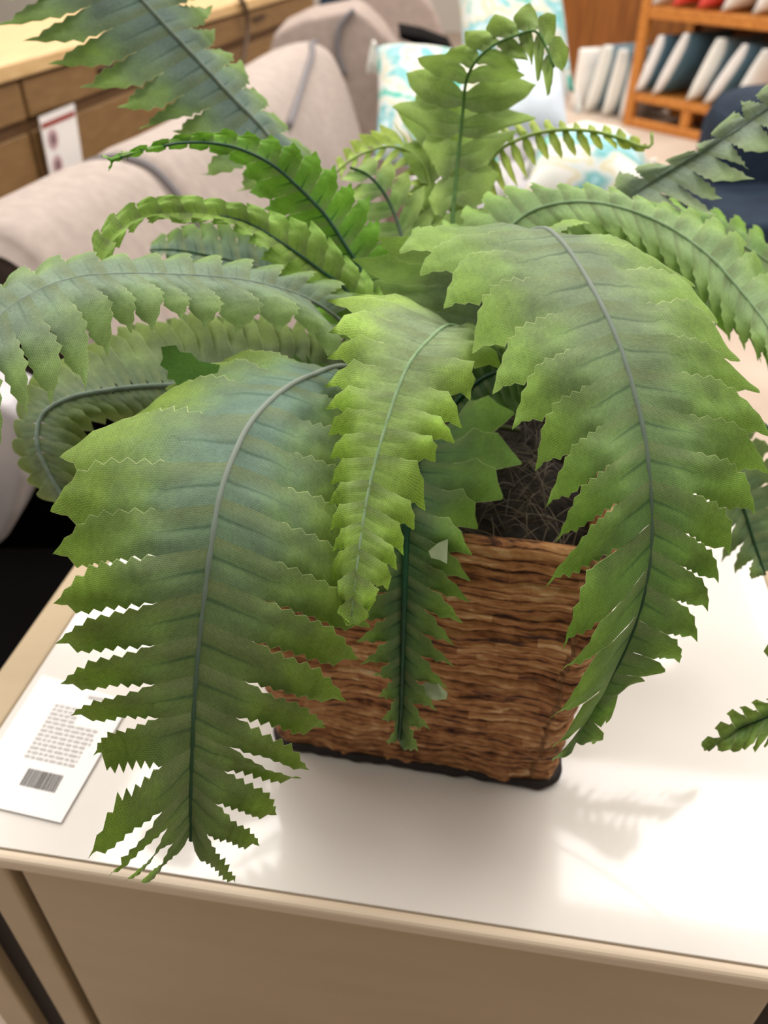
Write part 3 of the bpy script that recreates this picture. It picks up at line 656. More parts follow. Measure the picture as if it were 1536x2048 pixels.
# I: behind H
frond('frond', [(840, 890, .56), (700, 800, .55), (600, 772, .55), (500, 768, .545), (400, 770, .54), (300, 772, .53), (220, 780, .52), (140, 796, .51), (85, 830, .505), (75, 890, .50), (100, 950, .50), (130, 1000, .50)],
      {'L': dict(env=[(700, 880), (600, 860), (500, 865), (400, 868), (300, 862), (230, 850), (190, 870), (200, 930), (190, 985), (160, 1010)], n=26, s=(.2, .97), dz=(.01, .01), jit=.06),
       'R': dict(env=[(700, 660), (620, 640), (520, 625), (420, 618), (320, 630), (220, 660), (120, 725), (50, 780), (40, 870), (60, 940), (110, 1005)], n=27, s=(.2, .97), dz=(.03, .03), jit=.06)},
      srgb(96, 114, 82), srgb(116, 138, 64), vein=.4, rr=(.0028, .0012), mode='lobe', wmul=1.35, TS=.1, ribmat=M_RIB_GREY,
      label='dull green frond bending down behind the left frond')
# J: shaded, behind G
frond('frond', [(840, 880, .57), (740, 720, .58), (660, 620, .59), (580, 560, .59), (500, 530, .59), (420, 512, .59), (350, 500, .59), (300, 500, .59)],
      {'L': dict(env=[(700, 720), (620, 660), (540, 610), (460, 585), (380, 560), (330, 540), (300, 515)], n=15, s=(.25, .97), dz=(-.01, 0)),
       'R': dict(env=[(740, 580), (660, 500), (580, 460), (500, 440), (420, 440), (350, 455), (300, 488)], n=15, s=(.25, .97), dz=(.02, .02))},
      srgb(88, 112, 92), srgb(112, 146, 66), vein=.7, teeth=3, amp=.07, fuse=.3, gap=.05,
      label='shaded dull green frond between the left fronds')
# K: upright frond with rounded leaflets
frond('frond', [(860, 880, .57), (885, 700, .585), (900, 520, .60), (908, 400, .605), (918, 300, .605), (926, 220, .60), (932, 165, .59), (950, 125, .57), (985, 92, .56), (1030, 72, .555), (1070, 62, .55), (1090, 90, .55), (1108, 135, .55)],
      {'L': dict(tips=[(846, 470, 904, 450), (857, 398, 908, 380), (845, 294, 915, 305), (784, 214, 922, 245), (812, 146, 928, 198), (834, 116, 934, 158), (900, 98, 948, 128), (930, 62, 985, 92), (990, 28, 1030, 72), (1060, 5, 1060, 63), (1112, 30, 1084, 80), (1138, 95, 1100, 115)], dz=(.0, .0)),
       'R': dict(tips=[(1002, 440, 904, 450), (998, 350, 908, 380), (1036, 262, 914, 312), (1074, 236, 921, 255), (1074, 170, 928, 200), (1052, 150, 936, 155), (1040, 140, 965, 110), (1058, 122, 1010, 80), (1062, 130, 1050, 66), (1074, 160, 1080, 76), (1092, 185, 1102, 120)], dz=(.01, .0))},
      srgb(124, 152, 80), srgb(144, 174, 84), veinc=srgb(40, 90, 40), vein=.4, rr=(.0022, .0008), ribmat=M_RIB_GREEN, mode='lobe', wmul=1.12, TS=.25, bow=-.004, crease=.002,
      label='upright frond with broad rounded leaflets')
frond('frond', [(855, 880, .58), (872, 700, .60), (880, 520, .62), (884, 400, .63), (890, 300, .635), (893, 230, .635), (900, 180, .63)],
      {'L': dict(tips=[(800, 560, 880, 520), (790, 480, 882, 450), (810, 400, 884, 390), (800, 300, 887, 330), (792, 215, 890, 285), (835, 180, 893, 230)], dz=(.0, .0)),
       'R': dict(tips=[(990, 540, 880, 520), (980, 470, 882, 450), (960, 400, 884, 390), (1000, 330, 887, 330), (1010, 270, 890, 285), (985, 200, 893, 230)], dz=(.02, .02))},
      srgb(110, 140, 52), srgb(124, 156, 62), veinc=srgb(40, 90, 40), vein=.5, rr=(.0024, .0012), ribmat=M_RIB_DARK, mode='lobe', wmul=1.2, TS=.1, bow=-.003, crease=.002,
      label='yellow-green frond standing just behind the upright frond')
# L: small leaflet sprigs
frond('frond', [(862, 880, .57), (900, 650, .60), (945, 430, .62), (985, 318, .62), (1040, 278, .62), (1110, 261, .615), (1180, 262, .61), (1240, 277, .605), (1285, 294, .60), (1303, 290, .60), (1303, 265, .60)],
      {'L': dict(env=[(930, 300), (975, 262), (1030, 240), (1090, 238), (1150, 246), (1220, 258), (1280, 280)], n=13, s=(.60, .93), dz=(.01, .01)),
       'R': dict(env=[(1000, 420), (1045, 372), (1085, 330), (1130, 322), (1180, 312), (1230, 302), (1290, 303)], n=13, s=(.60, .93), dz=(.0, .0))},
      srgb(132, 160, 60), srgb(168, 186, 78), vein=.0, rr=(.002, .0012), ribmat=M_RIB_PALE, mode='round', wmul=.78, TS=.2, bow=-.001, crease=.001,
      label='yellow-green sprig of small leaflets curling at its tip on the right')
frond('frond', [(852, 880, .58), (862, 640, .61), (868, 460, .63), (858, 360, .635), (830, 312, .635), (790, 294, .635), (750, 298, .635), (705, 318, .635), (668, 348, .635)],
      {'L': dict(env=[(800, 400), (790, 372), (770, 360), (745, 352), (720, 352), (700, 358), (680, 362)], n=10, s=(.62, .97), dz=(-.01, -.01)),
       'R': dict(env=[(850, 240), (830, 245), (795, 240), (760, 245), (725, 262), (695, 285), (670, 318)], n=10, s=(.62, .97), dz=(.01, .01))},
      srgb(150, 180, 80), srgb(172, 196, 96), vein=.0, rr=(.002, .001), ribmat=M_RIB_PALE, mode='round', wmul=.72, TS=.2, bow=-.001, crease=.001,
      label='yellow-green sprig of small leaflets left of the upright frond')
frond('frond', [(850, 880, .575), (835, 700, .59), (820, 560, .60), (800, 460, .60), (770, 390, .60), (735, 350, .60), (700, 335, .60)],
      {'L': dict(env=[(720, 640), (700, 560), (690, 500), (680, 450), (670, 400), (680, 360)], n=9, s=(.35, .95), dz=(-.01, -.01)),
       'R': dict(env=[(940, 560), (910, 480), (880, 420), (850, 370), (800, 330), (740, 310)], n=9, s=(.35, .95), dz=(.01, .01))},
      srgb(98, 132, 62), srgb(134, 162, 78), vein=.3, rr=(.0024, .001), mode='lobe', wmul=.98, TS=.2, bow=-.002,
      label='soft green frond crowded into the middle of the crown')
# M: grey frond right rear
frond('frond', [(870, 870, .56), (1000, 660, .58), (1130, 500, .58), (1230, 415, .575), (1300, 368, .57), (1370, 325, .56), (1450, 275, .55), (1540, 215, .54), (1620, 150, .53)],
      {'L': dict(tips=[(1200, 380, 1235, 410), (1240, 340, 1275, 382), (1300, 325, 1325, 352), (1380, 300, 1380, 318), (1395, 285, 1420, 293), (1470, 222, 1470, 262), (1482, 200, 1515, 232), (1560, 150, 1560, 200)], dz=(.0, .0)),
       'R': dict(tips=[(1330, 430, 1235, 410), (1395, 440, 1275, 382), (1436, 432, 1310, 362), (1446, 396, 1345, 340), (1512, 358, 1380, 318), (1500, 340, 1420, 293), (1560, 300, 1475, 260), (1600, 270, 1535, 220)], dz=(-.01, -.01))},
      srgb(134, 150, 136), srgb(142, 164, 116), vein=.2, rr=(.0016, .0009), ribmat=M_RIB_GREY, teeth=5, amp=.04, fuse=.25, bow=.004, gap=.02,
      label='dusty grey frond reaching to the right edge above the others')
# N: pale green fronds right
frond('frond', [(865, 880, .56), (930, 640, .57), (985, 500, .565), (1050, 430, .56), (1130, 405, .55), (1220, 410, .54), (1320, 445, .53), (1410, 505, .52), (1480, 580, .51), (1540, 660, .50), (1580, 750, .50)],
      {'L': dict(env=[(850, 480), (905, 425), (960, 385), (1030, 372), (1110, 372), (1190, 375), (1290, 408), (1390, 425), (1460, 462), (1540, 535), (1600, 640), (1620, 720)], n=19, s=(.3, .97), dz=(.02, .02)),
       'R': dict(env=[(1030, 560), (1080, 520), (1140, 500), (1200, 500), (1280, 520), (1340, 570), (1400, 620), (1440, 670), (1500, 715), (1560, 790)], n=19, s=(.3, .97), dz=(.0, .0))},
      srgb(140, 170, 116), srgb(144, 180, 92), vein=.15, rr=(.0016, .0008), ribmat=M_RIB_SAGE, teeth=4, amp=.06, fuse=.45, bow=.005, gap=-.02, mode='serrate', TS=.2, taper=.5,
      label='pale green frond arching right behind the large front frond')
frond('frond', [(865, 885, .555), (1000, 700, .56), (1120, 590, .55), (1240, 550, .54), (1350, 555, .53), (1450, 600, .52), (1530, 670, .515), (1600, 760, .51)],
      {'L': dict(env=[(1050, 530), (1140, 470), (1240, 440), (1340, 450), (1430, 500), (1510, 560), (1600, 660)], n=15, s=(.35, .97), dz=(.02, .02)),
       'R': dict(env=[(1120, 700), (1200, 660), (1290, 640), (1370, 640), (1440, 670), (1500, 700), (1545, 760), (1580, 830)], n=15, s=(.35, .97), dz=(.0, .0))},
      srgb(122, 156, 96), srgb(128, 172, 68), vein=.15, rr=(.0016, .0008), ribmat=M_RIB_SAGE, teeth=4, amp=.06, fuse=.4, bow=.005, gap=-.01,
      label='light green frond spreading right below the pale green one')
frond('frond', [(862, 880, .565), (960, 640, .59), (1060, 500, .60), (1160, 440, .60), (1280, 430, .60), (1400, 450, .60), (1500, 500, .60), (1600, 570, .60)],
      {'L': dict(env=[(1000, 430), (1100, 378), (1200, 382), (1300, 400), (1400, 420), (1480, 440), (1600, 520)], n=16, s=(.35, .97), dz=(.02, .02)),
       'R': dict(env=[(1100, 600), (1180, 540), (1280, 520), (1380, 540), (1460, 580), (1540, 650), (1600, 700)], n=16, s=(.35, .97), dz=(.0, .0))},
      srgb(110, 150, 80), srgb(134, 176, 74), vein=.2, rr=(.0016, .0008), ribmat=M_RIB_SAGE, teeth=4, amp=.06, fuse=.4, bow=.004,
      label='light green frond at the right rear')
# O: right edge returning into view low down
frond('frond', [(860, 885, .55), (1080, 720, .54), (1330, 740, .51), (1540, 860, .48), (1660, 1020, .46), (1700, 1200, .45), (1660, 1340, .452), (1590, 1410, .456), (1530, 1436, .46), (1470, 1460, .464), (1405, 1502, .47)],
      {'L': dict(tips=[(1560, 1180, 1690, 1120), (1524, 1292, 1698, 1230), (1600, 1475, 1660, 1340), (1570, 1490, 1620, 1390), (1530, 1496, 1590, 1410), (1510, 1506, 1555, 1428), (1490, 1502, 1525, 1438), (1465, 1503, 1495, 1450), (1445, 1504, 1465, 1463), (1420, 1504, 1435, 1482)], gaps=[.05, .1, .1, .06, .05, .04, .04, .03, .02, 0], dz=(.0, .0)),
       'R': dict(tips=[(1800, 1180, 1690, 1120), (1790, 1300, 1698, 1230), (1640, 1350, 1650, 1355), (1590, 1370, 1610, 1395), (1545, 1392, 1575, 1418), (1512, 1398, 1545, 1432), (1490, 1410, 1515, 1442), (1465, 1418, 1490, 1452), (1440, 1440, 1460, 1466), (1415, 1470, 1430, 1486)], dz=(.0, .0), gaps=[.05, .1, .1, .06, .05, .03, .02, .02, .02, 0])},
      srgb(88, 120, 60), srgb(122, 150, 66), vein=.2, rr=(.002, .0009), ribmat=M_RIB_DARK, teeth=2, amp=.05, fuse=.6, taper=.8, ribend=.97, TS=.0,
      label='frond tip entering from the right edge over the table')
# P: dull frond low on the right, behind the large one
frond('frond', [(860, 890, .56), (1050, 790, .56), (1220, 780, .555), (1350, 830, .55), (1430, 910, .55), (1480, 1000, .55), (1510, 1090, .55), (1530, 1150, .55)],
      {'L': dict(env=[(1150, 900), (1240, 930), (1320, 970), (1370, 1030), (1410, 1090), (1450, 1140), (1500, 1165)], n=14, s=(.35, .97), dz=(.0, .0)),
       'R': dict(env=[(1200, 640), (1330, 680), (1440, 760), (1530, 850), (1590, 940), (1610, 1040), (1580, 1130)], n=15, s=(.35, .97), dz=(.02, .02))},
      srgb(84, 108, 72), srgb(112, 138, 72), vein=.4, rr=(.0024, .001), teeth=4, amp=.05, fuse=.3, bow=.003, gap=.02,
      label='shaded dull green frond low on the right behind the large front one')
# dark inner fronds
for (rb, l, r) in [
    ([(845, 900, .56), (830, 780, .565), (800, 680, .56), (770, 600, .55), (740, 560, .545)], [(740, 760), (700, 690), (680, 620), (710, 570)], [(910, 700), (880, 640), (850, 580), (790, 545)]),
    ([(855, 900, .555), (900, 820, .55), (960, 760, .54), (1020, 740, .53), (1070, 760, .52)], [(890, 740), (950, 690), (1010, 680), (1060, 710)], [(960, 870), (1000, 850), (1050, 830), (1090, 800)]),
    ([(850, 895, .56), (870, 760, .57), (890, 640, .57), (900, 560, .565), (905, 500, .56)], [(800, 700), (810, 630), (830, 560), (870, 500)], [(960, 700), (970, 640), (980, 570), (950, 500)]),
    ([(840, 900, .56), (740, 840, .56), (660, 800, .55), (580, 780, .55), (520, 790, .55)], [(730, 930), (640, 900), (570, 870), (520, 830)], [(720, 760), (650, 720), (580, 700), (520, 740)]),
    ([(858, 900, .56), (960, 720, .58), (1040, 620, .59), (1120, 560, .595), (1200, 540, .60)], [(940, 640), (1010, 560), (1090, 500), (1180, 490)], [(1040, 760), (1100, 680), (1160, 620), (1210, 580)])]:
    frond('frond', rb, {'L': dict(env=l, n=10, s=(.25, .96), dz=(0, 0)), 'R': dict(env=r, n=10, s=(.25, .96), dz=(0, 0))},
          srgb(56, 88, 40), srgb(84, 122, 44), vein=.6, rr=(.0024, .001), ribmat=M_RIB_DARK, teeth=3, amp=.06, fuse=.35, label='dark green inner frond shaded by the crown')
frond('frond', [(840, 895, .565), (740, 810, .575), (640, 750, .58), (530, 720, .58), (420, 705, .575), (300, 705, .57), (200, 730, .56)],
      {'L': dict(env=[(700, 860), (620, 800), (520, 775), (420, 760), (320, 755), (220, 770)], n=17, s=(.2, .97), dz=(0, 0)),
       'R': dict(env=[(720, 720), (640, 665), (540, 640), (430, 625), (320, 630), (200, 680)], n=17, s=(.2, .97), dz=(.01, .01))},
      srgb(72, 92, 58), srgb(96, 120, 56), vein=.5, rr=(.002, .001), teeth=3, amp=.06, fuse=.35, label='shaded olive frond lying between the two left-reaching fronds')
# bare stems in the crown
for (a, b, c) in [((850, 905, .56), (905, 850, .54), (985, 800, .53)), ((848, 905, .56), (930, 850, .545), (1040, 860, .53)), ((845, 905, .56), (860, 820, .55), (930, 760, .55)), ((850, 905, .56), (900, 840, .55), (960, 720, .56))]:
    vs, fs = [], []; pts = cr(np.array([pd(*a), pd(*b), pd(*c)]), np.linspace(0, 2, 20)); tube(vs, fs, pts, np.linspace(.003, .0018, 20), 8)
    mesh_obj('bare_stem', vs, fs, M_STEM, fern)
# the folded leaflet standing up behind the front-left frond
lv = [(322, 694), (352, 690), (360, 704), (382, 706), (398, 722), (440, 730), (436, 745), (412, 752), (380, 775), (355, 772), (348, 760), (334, 758), (336, 742), (320, 730), (326, 716)]
bm = bmesh.new(); bm.faces.new([bm.verts.new(pd(x, y, .435-(x-380)*.00006)) for x, y in lv]); bmesh.ops.triangulate(bm, faces=bm.faces)
o = bm_obj('folded_leaflet', bm, M_LEAF, fern); nn = len(o.data.vertices)
set_attr(o.data, 'fu', [(.9, .9, 0)]*nn); set_attr(o.data, 'metric', [((p[0])*.00027, p[1]*.00027, 0) for p in lv])
for an in ('ribc', 'tipc', 'veinc'): set_attr(o.data, an, [srgb(70, 112, 34)]*nn, 'FLOAT_COLOR')
o['label'] = 'dark green folded leaflet'

for lv in ([(857, 1102), (876, 1086), (896, 1078), (894, 1128), (880, 1120), (862, 1116)], [(838, 1374), (852, 1364), (872, 1362), (895, 1386), (893, 1398), (870, 1401), (848, 1392)]):
    bm = bmesh.new(); c_ = np.mean(np.array(lv), axis=0); dd = .424 if c_[1] < 1200 else .452
    a_ = [bm.verts.new(pd(x, y, dd)) for x, y in lv]; b_ = [bm.verts.new(pd(x, y, dd+.0008)) for x, y in lv]; q_ = len(lv)
    bm.faces.new(a_); bm.faces.new(b_[::-1])
    for i in range(q_): bm.faces.new((a_[i], b_[i], b_[(i+1) % q_], a_[(i+1) % q_]))
    o = bm_obj('folded_leaflet', bm, M_PALELEAF, fern); o['label'] = 'pale turned-over scrap of leaflet cloth'

# ------------------------------------------------------------------ background: cabinet on the left
CZ = .75
c0 = onz(0, 128, CZ); c1 = onz(470, 4, CZ); cd = (c1-c0); cd[2] = 0; cl = np.linalg.norm(cd); cd /= cl; cn = np.array([-cd[1], cd[0], 0])   # cn points left/back
C0 = np.array([c0[0], c0[1], 0])
cab = empty('cabinet', tuple(C0+cd*1.0+cn*.25), 'long light oak cabinet with drawers along the left, behind the sofa', 'cabinet')
def cb(name, x0, x1, y0, y1, z0, z1, mat, bev=.004, parent=cab):
    bm = bmesh.new(); box(bm, C0, cd, cn, x0, x1, y0, y1, z0, z1, bev); return bm_obj(name, bm, mat, parent)
cpl = lambda x, y: onplane(x, y, C0, cn)
cxx = lambda x, y: float((cpl(x, y)-C0)@cd); czz = lambda x, y: float(cpl(x, y)[2])
XE = cl+1.25
cb('cabinet_top', -1.2, XE, -.015, .5, CZ-.04, CZ, M_CAB_LIT, .006)
cb('cabinet_body', -1.18, XE-.02, .02, .48, .06, CZ-.041, M_CAB_SHADE, .0)
cs = cxx(52, 200); z1 = CZ-.041; z2 = czz(135, 208)
for (a, b) in ((-1.17, cs-.012), (cs+.004, cs+.95), (cs+.97, XE-.03)):
    d = cb('drawer', a, b, .0, .0195, z2, z1-.008, M_CAB, .004)
    bm = bmesh.new(); box(bm, C0, cd, cn, (a+b)/2-.08, (a+b)/2+.08, -.014, -.001, z2+.05, z2+.062, .003); 
    if a > 0: bm_obj('handle', bm, M_LEG, d)
    else: bm.free()
    cb('drawer', a, b, .008, .0195, .28, z2-.035, M_CAB, .004)
    cb('drawer', a, b, .008, .0195, .08, .26, M_CAB, .004)
cb('plinth', -1.1, XE-.05, .04, .46, 0, .06, M_LEG, 0)
# cable hanging over the cabinet
cy = [cpl(462, -12)-cn*.03, cpl(478, 18)-cn*.03, cpl(482, 60)-cn*.03, cpl(474, 110)-cn*.03, cpl(466, 150)-cn*.035]
vs, fs = [], []; tube(vs, fs, cr(np.array(cy), np.linspace(0, 4, 40)), [.011]*40, 8)
tag(mesh_obj('cable', vs, fs, simple('brown_cable', srgb(84, 64, 44), .6)), 'thick brown cable hanging down the front of the oak cabinet', 'cable')
# paper sign
sc = [cpl(x, y)-cn*.021 for x, y in ((62, 234), (133, 206), (153, 338), (90, 372))]
sg_ = empty('price_sign', tuple(sum(sc)/4), 'white paper price sign with red band fixed to the oak cabinet', 'sign')
prism('paper_sheet', sc, -cn*.003, M_PAPER, sg_, bev=0)
def onsign(a, b): return (sc[0]*(1-a)+sc[1]*a)*(1-b)+(sc[3]*(1-a)+sc[2]*a)*b-cn*.0045
prism('red_band', [onsign(.02, .10), onsign(.96, .10), onsign(.96, .17), onsign(.02, .17)], cn*.001, M_RED, sg_, bev=0)
M_OV1 = simple('pink_print', srgb(196, 168, 170), .7); M_OV2 = simple('mauve_print', srgb(128, 98, 104), .7)
for cb_ in (.36, .74):
    prism('oval_mark', [onsign(.24+.15*math.cos(t), cb_+.15*math.sin(t)) for t in np.linspace(0, 2*PI, 24, endpoint=False)], cn*.001, M_OV1, sg_, bev=0)
    prism('oval_mark', [onsign(.24+.07*math.cos(t), cb_+.08*math.sin(t))-cn*.0012 for t in np.linspace(0, 2*PI, 24, endpoint=False)], cn*.001, M_OV2, sg_, bev=0)

# ------------------------------------------------------------------ sofa on the left
SZ = .72
ridge_px = [(-60, 478), (5, 432), (120, 372), (250, 306), (350, 262), (450, 205), (540, 128), (600, 92), (640, 84)]
hs_ = [.69, .70, .70, .70, .70, .71, .72, .72, .72]
ridge = np.array([onz(x, y, h) for (x, y), h in zip(ridge_px, hs_)])
sofa = empty('sofa', (float(ridge[4][0]), float(ridge[4][1]), 0), 'greige upholstered sofa with channelled back on the left behind the fern', 'sofa')
sec = np.array([(-.34, -.70), (-.34, -.30), (-.12, -.28), (-.13, -.10), (-.10, -.025), (-.04, 0), (.01, 0), (.055, -.018), (.10, -.07), (.15, -.16), (.20, -.28), (.25, -.42), (.28, -.56), (.28, -.70)])
def sofa_section(name, t0, t1, pillow=.012):
    ts = np.linspace(t0, t1, 26); vs, fs = [], []
    ns = 48; sp = cr(sec, np.linspace(0, len(sec)-1, ns))
    for q, t in enumerate(ts):
        P = cr(ridge, np.array([t]))[0]; D = cr(ridge, np.array([min(t+.05, len(ridge)-1)]))[0]-cr(ridge, np.array([max(t-.05, 0)]))[0]; D[2] = 0; D /= np.linalg.norm(D)
        Rv = np.array([D[1], -D[0], 0]); x = q/(len(ts)-1)
        pf = (1-(2*x-1)**10)**.5*pillow*2-pillow*2
        for (a, b) in sp:
            zz = max(P[2]+b, 0.012); 
            r_ = math.hypot(a, b+.35)+1e-6
            off = pf if b > -.62 else 0
            vs.append(P+Rv*(a+a/r_*off)+np.array([0, 0, zz-P[2]+(b+.35)/r_*off*(1 if b > -.6 else 0)]))
    for i in range(len(ts)-1):
        for j in range(ns-1): k = i*ns+j; fs.append((k, k+1, k+ns+1, k+ns))
    fs.append(tuple(range(ns))); fs.append(tuple((len(ts)-1)*ns+j for j in range(ns))[::-1])
    return mesh_obj(name, vs, fs, M_SOFA, sofa)
sofa_section('back_section', .45, 2.98, .018); sofa_section('back_section', 3.06, 4.96, .018); sofa_section('back_section', 5.04, 8.0, .018)
def sofa_pt(t, a, b):
    P = cr(ridge, np.array([t]))[0]; D = cr(ridge, np.array([min(t+.05, len(ridge)-1)]))[0]-cr(ridge, np.array([max(t-.05, 0)]))[0]; D[2] = 0; D /= np.linalg.norm(D)
    return P+np.array([D[1], -D[0], 0])*a+np.array([0, 0, b])
vs, fs = [], []; tube(vs, fs, cr(np.array([sofa_pt(5.3, .115, -.075), sofa_pt(6.0, .09, -.045), sofa_pt(6.7, .06, -.012), sofa_pt(7.3, .02, .0), sofa_pt(7.8, .0, .0)]), np.linspace(0, 4, 40)), [.009]*40, 8)
mesh_obj('piping', vs, fs, M_PIPING, sofa)
for tq in (3.02, 5.0):
    vs, fs = [], []; sp_ = cr(sec, np.linspace(3.2, len(sec)-1.3, 50)); tube(vs, fs, np.array([sofa_pt(tq, a*1.0, b-.012) for a, b in sp_]), [.008]*50, 8)
    mesh_obj('piping', vs, fs, M_PIPING, sofa)
# end scroll of the sofa
P8 = ridge[-1]
# far sofas
def yprism(name, px, Y, T, mat, parent, bev=.05):
    return prism(name, [onY(x, y, Y) if not isinstance(y, str) else None for x, y in px], (0, T, 0), mat, parent, bev)
sofa2 = empty('armchair', (-.1, 3.4, 0), 'greige upholstered armchair just beyond the sofa back', 'armchair')
yprism('backrest', [(520, 420), (535, 120), (548, 66), (605, 38), (690, 22), (712, 20), (735, 34), (770, 70), (810, 130), (830, 200), (820, 420)], 3.3, .45, M_SOFA2, sofa2, .06)
b = box; bm = bmesh.new(); box(bm, (0, 0, 0), (1, 0, 0), (0, 1, 0), -.60, .10, 3.35, 3.95, .001, .35, .03); bm_obj('seat_base', bm, M_SOFA2, sofa2, True)
vs, fs = [], []; tube(vs, fs, cr(np.array([onY(x, y, 3.285) for x, y in ((708, 20), (690, 38), (678, 60), (675, 100), (690, 150))]), np.linspace(0, 4, 30)), [.010]*30, 8)
mesh_obj('piping', vs, fs, M_PIPING, sofa2)
vs, fs = [], []; 
pp = [(255, 306), (258, 340), (262, 400), (268, 460), (285, 520)]
sofa3 = empty('armchair', (.1, 4.6, 0), 'greige armchair with rounded back farther off at the top of the photo', 'armchair')
yprism('backrest', [(690, 300), (690, 60), (705, -5), (760, -40), (830, -30), (868, 15), (888, 62), (890, 90), (885, 300)], 4.3, .5, M_SOFA2, sofa3, .08)
bm = bmesh.new(); box(bm, (0, 0, 0), (1, 0, 0), (0, 1, 0), -.18, .32, 4.35, 5.0, .001, .3, .03); bm_obj('seat_base', bm, M_SOFA2, sofa3, True)
# navy object beyond cabinet
nb = empty('navy_armchair', (-.35, 6.3, 0), 'dark navy chair back at the top edge beyond the oak cabinet', 'chair')
yprism('backrest', [(634, 140), (636, 10), (650, -50), (690, -50), (700, 20), (698, 140)], 6.3, .5, M_NAVY, nb, .05)
bm = bmesh.new(); box(bm, (0, 0, 0), (1, 0, 0), (0, 1, 0), -.60, -.25, 6.35, 6.9, .001, .3, .02); bm_obj('seat_base', bm, M_NAVY, nb, True)

# grey settee that carries the aqua pillows
st = empty('settee', (.4, 2.6, 0), 'pale grey settee piled with aqua marbled pillows behind the fern', 'settee')
bm = bmesh.new(); box(bm, (0, 0, 0), (1, 0, 0), (0, 1, 0), .08, .62, 1.5, 2.6, .08, .45, .03); bm_obj('seat', bm, M_PALE, st, True)
bm = bmesh.new(); box(bm, (0, 0, 0), (1, 0, 0), (0, 1, 0), .08, .62, 2.61, 2.75, .08, .50, .05); bm_obj('backrest', bm, M_PALE, st, True)
for (x, y) in ((.13, 1.6), (.57, 1.6), (.13, 2.68), (.57, 2.68)):
    vs, fs = [], []; tube(vs, fs, [np.array([x, y, 0.0]), np.array([x, y, .05]), np.array([x, y, .09])], [.014, .018, .02], 10); mesh_obj('leg', vs, fs, M_LEG, st)

# ------------------------------------------------------------------ pillows
def pillow(quad, thick, mat, label, cat='pillow', group=None, name='throw_pillow', tassels=False, pinch=.06, parts=True):
    q = [np.array(p) for p in quad]; G = 22
    c = sum(q)/4; n = np.cross(q[1]-q[0], q[3]-q[0]); n /= np.linalg.norm(n)
    vs, fs, pq = [], [], []
    idx = {}
    for s in (1, -1):
        for a in range(G+1):
            for b in range(G+1):
                u, v = a/G*2-1, b/G*2-1
                edge = a in (0, G) or b in (0, G)
                if edge and s == -1: idx[(s, a, b)] = idx[(1, a, b)]; continue
                pu = u*(1-pinch*(1-v*v)); pv = v*(1-pinch*(1-u*u))
                uu, vv = (pu+1)/2, (pv+1)/2
                p = (q[0]*(1-uu)+q[1]*uu)*(1-vv)+(q[3]*(1-uu)+q[2]*uu)*vv
                h = thick/2*((1-abs(u)**2.6)*(1-abs(v)**2.6))**.55
                wr = mnoise.noise(Vector((u*2.3+c[0]*9, v*2.3, s)))*.1*h
                idx[(s, a, b)] = len(vs); vs.append(p+n*s*(h+wr)); pq.append((uu, vv, 0))
    for s in (1, -1):
        for a in range(G):
            for b in range(G):
                f = (idx[(s, a, b)], idx[(s, a+1, b)], idx[(s, a+1, b+1)], idx[(s, a, b+1)])
                fs.append(f if s == 1 else f[::-1])
    if tassels:
        lo = min(q, key=lambda p: p[2])
        root = empty(name, tuple(lo), label, cat, group)
        o = mesh_obj('cover', vs, fs, mat, root); set_attr(o.data, 'pq', pq)
        for k, p in enumerate(q):
            d = (p-c)/np.linalg.norm(p-c); tv_, tf_ = [], []
            for j in range(14):
                e = p+d*.02+np.array([random.uniform(-.02, .02), random.uniform(-.02, .02), -.07])*(1.0 if p[2] > c[2]-.05 else .55)
                e[2] = max(e[2], .02)
                tube(tv_, tf_, cr(np.array([p, p+d*.018, e]), np.linspace(0, 2, 6)), [.003]*6, 5)
            mesh_obj('tassel', tv_, tf_, M_TASSEL, root)
        return root
    o = mesh_obj(name, vs, fs, mat); set_attr(o.data, 'pq', pq)
    return tag(o, label, cat, group)
Y_ = onY
pillow([Y_(748, 318, 1.95), Y_(1000, 345, 1.85), Y_(985, 130, 2.2), Y_(752, 92, 2.35)], .17, M_AQUA, 'aqua and white marbled pillow with corner tassels leaning against the sofa end', tassels=True, group=None)
pillow([Y_(925, 130, 2.5), Y_(1150, 185, 2.5), Y_(1120, -60, 2.72), Y_(905, -70, 2.72)], .17, M_AQUA, 'aqua marbled pillow standing at the top edge behind the upright frond', tassels=True)
pillow([Y_(1000, 262, 2.1), Y_(1138, 268, 2.1), Y_(1122, 140, 2.35), Y_(1010, 120, 2.35)], .14, simple('pale_blue_cotton', srgb(205, 214, 224), .85, .2), 'plain pale blue pillow with white tassels beside the marbled ones', tassels=True)
pillow([Y_(1040, 400, 1.62), Y_(1290, 410, 1.55), Y_(1300, 325, 1.85), Y_(1075, 300, 1.95)], .19, M_AQUA, 'aqua and white marbled pillow lying flat nearest the fern on the right', tassels=True)
# black cushion strip
bt = prism('cushion_strip', [onY(x, y, 3.0) for x, y in ((798, 66), (850, 76), (908, 98), (910, 110), (860, 100), (800, 78))], (0, .3, 0), M_BLACK, None, .004, 2)
tag(bt, 'black curved cushion edge between the far armchair and the marbled pillow', 'cushion_strip')

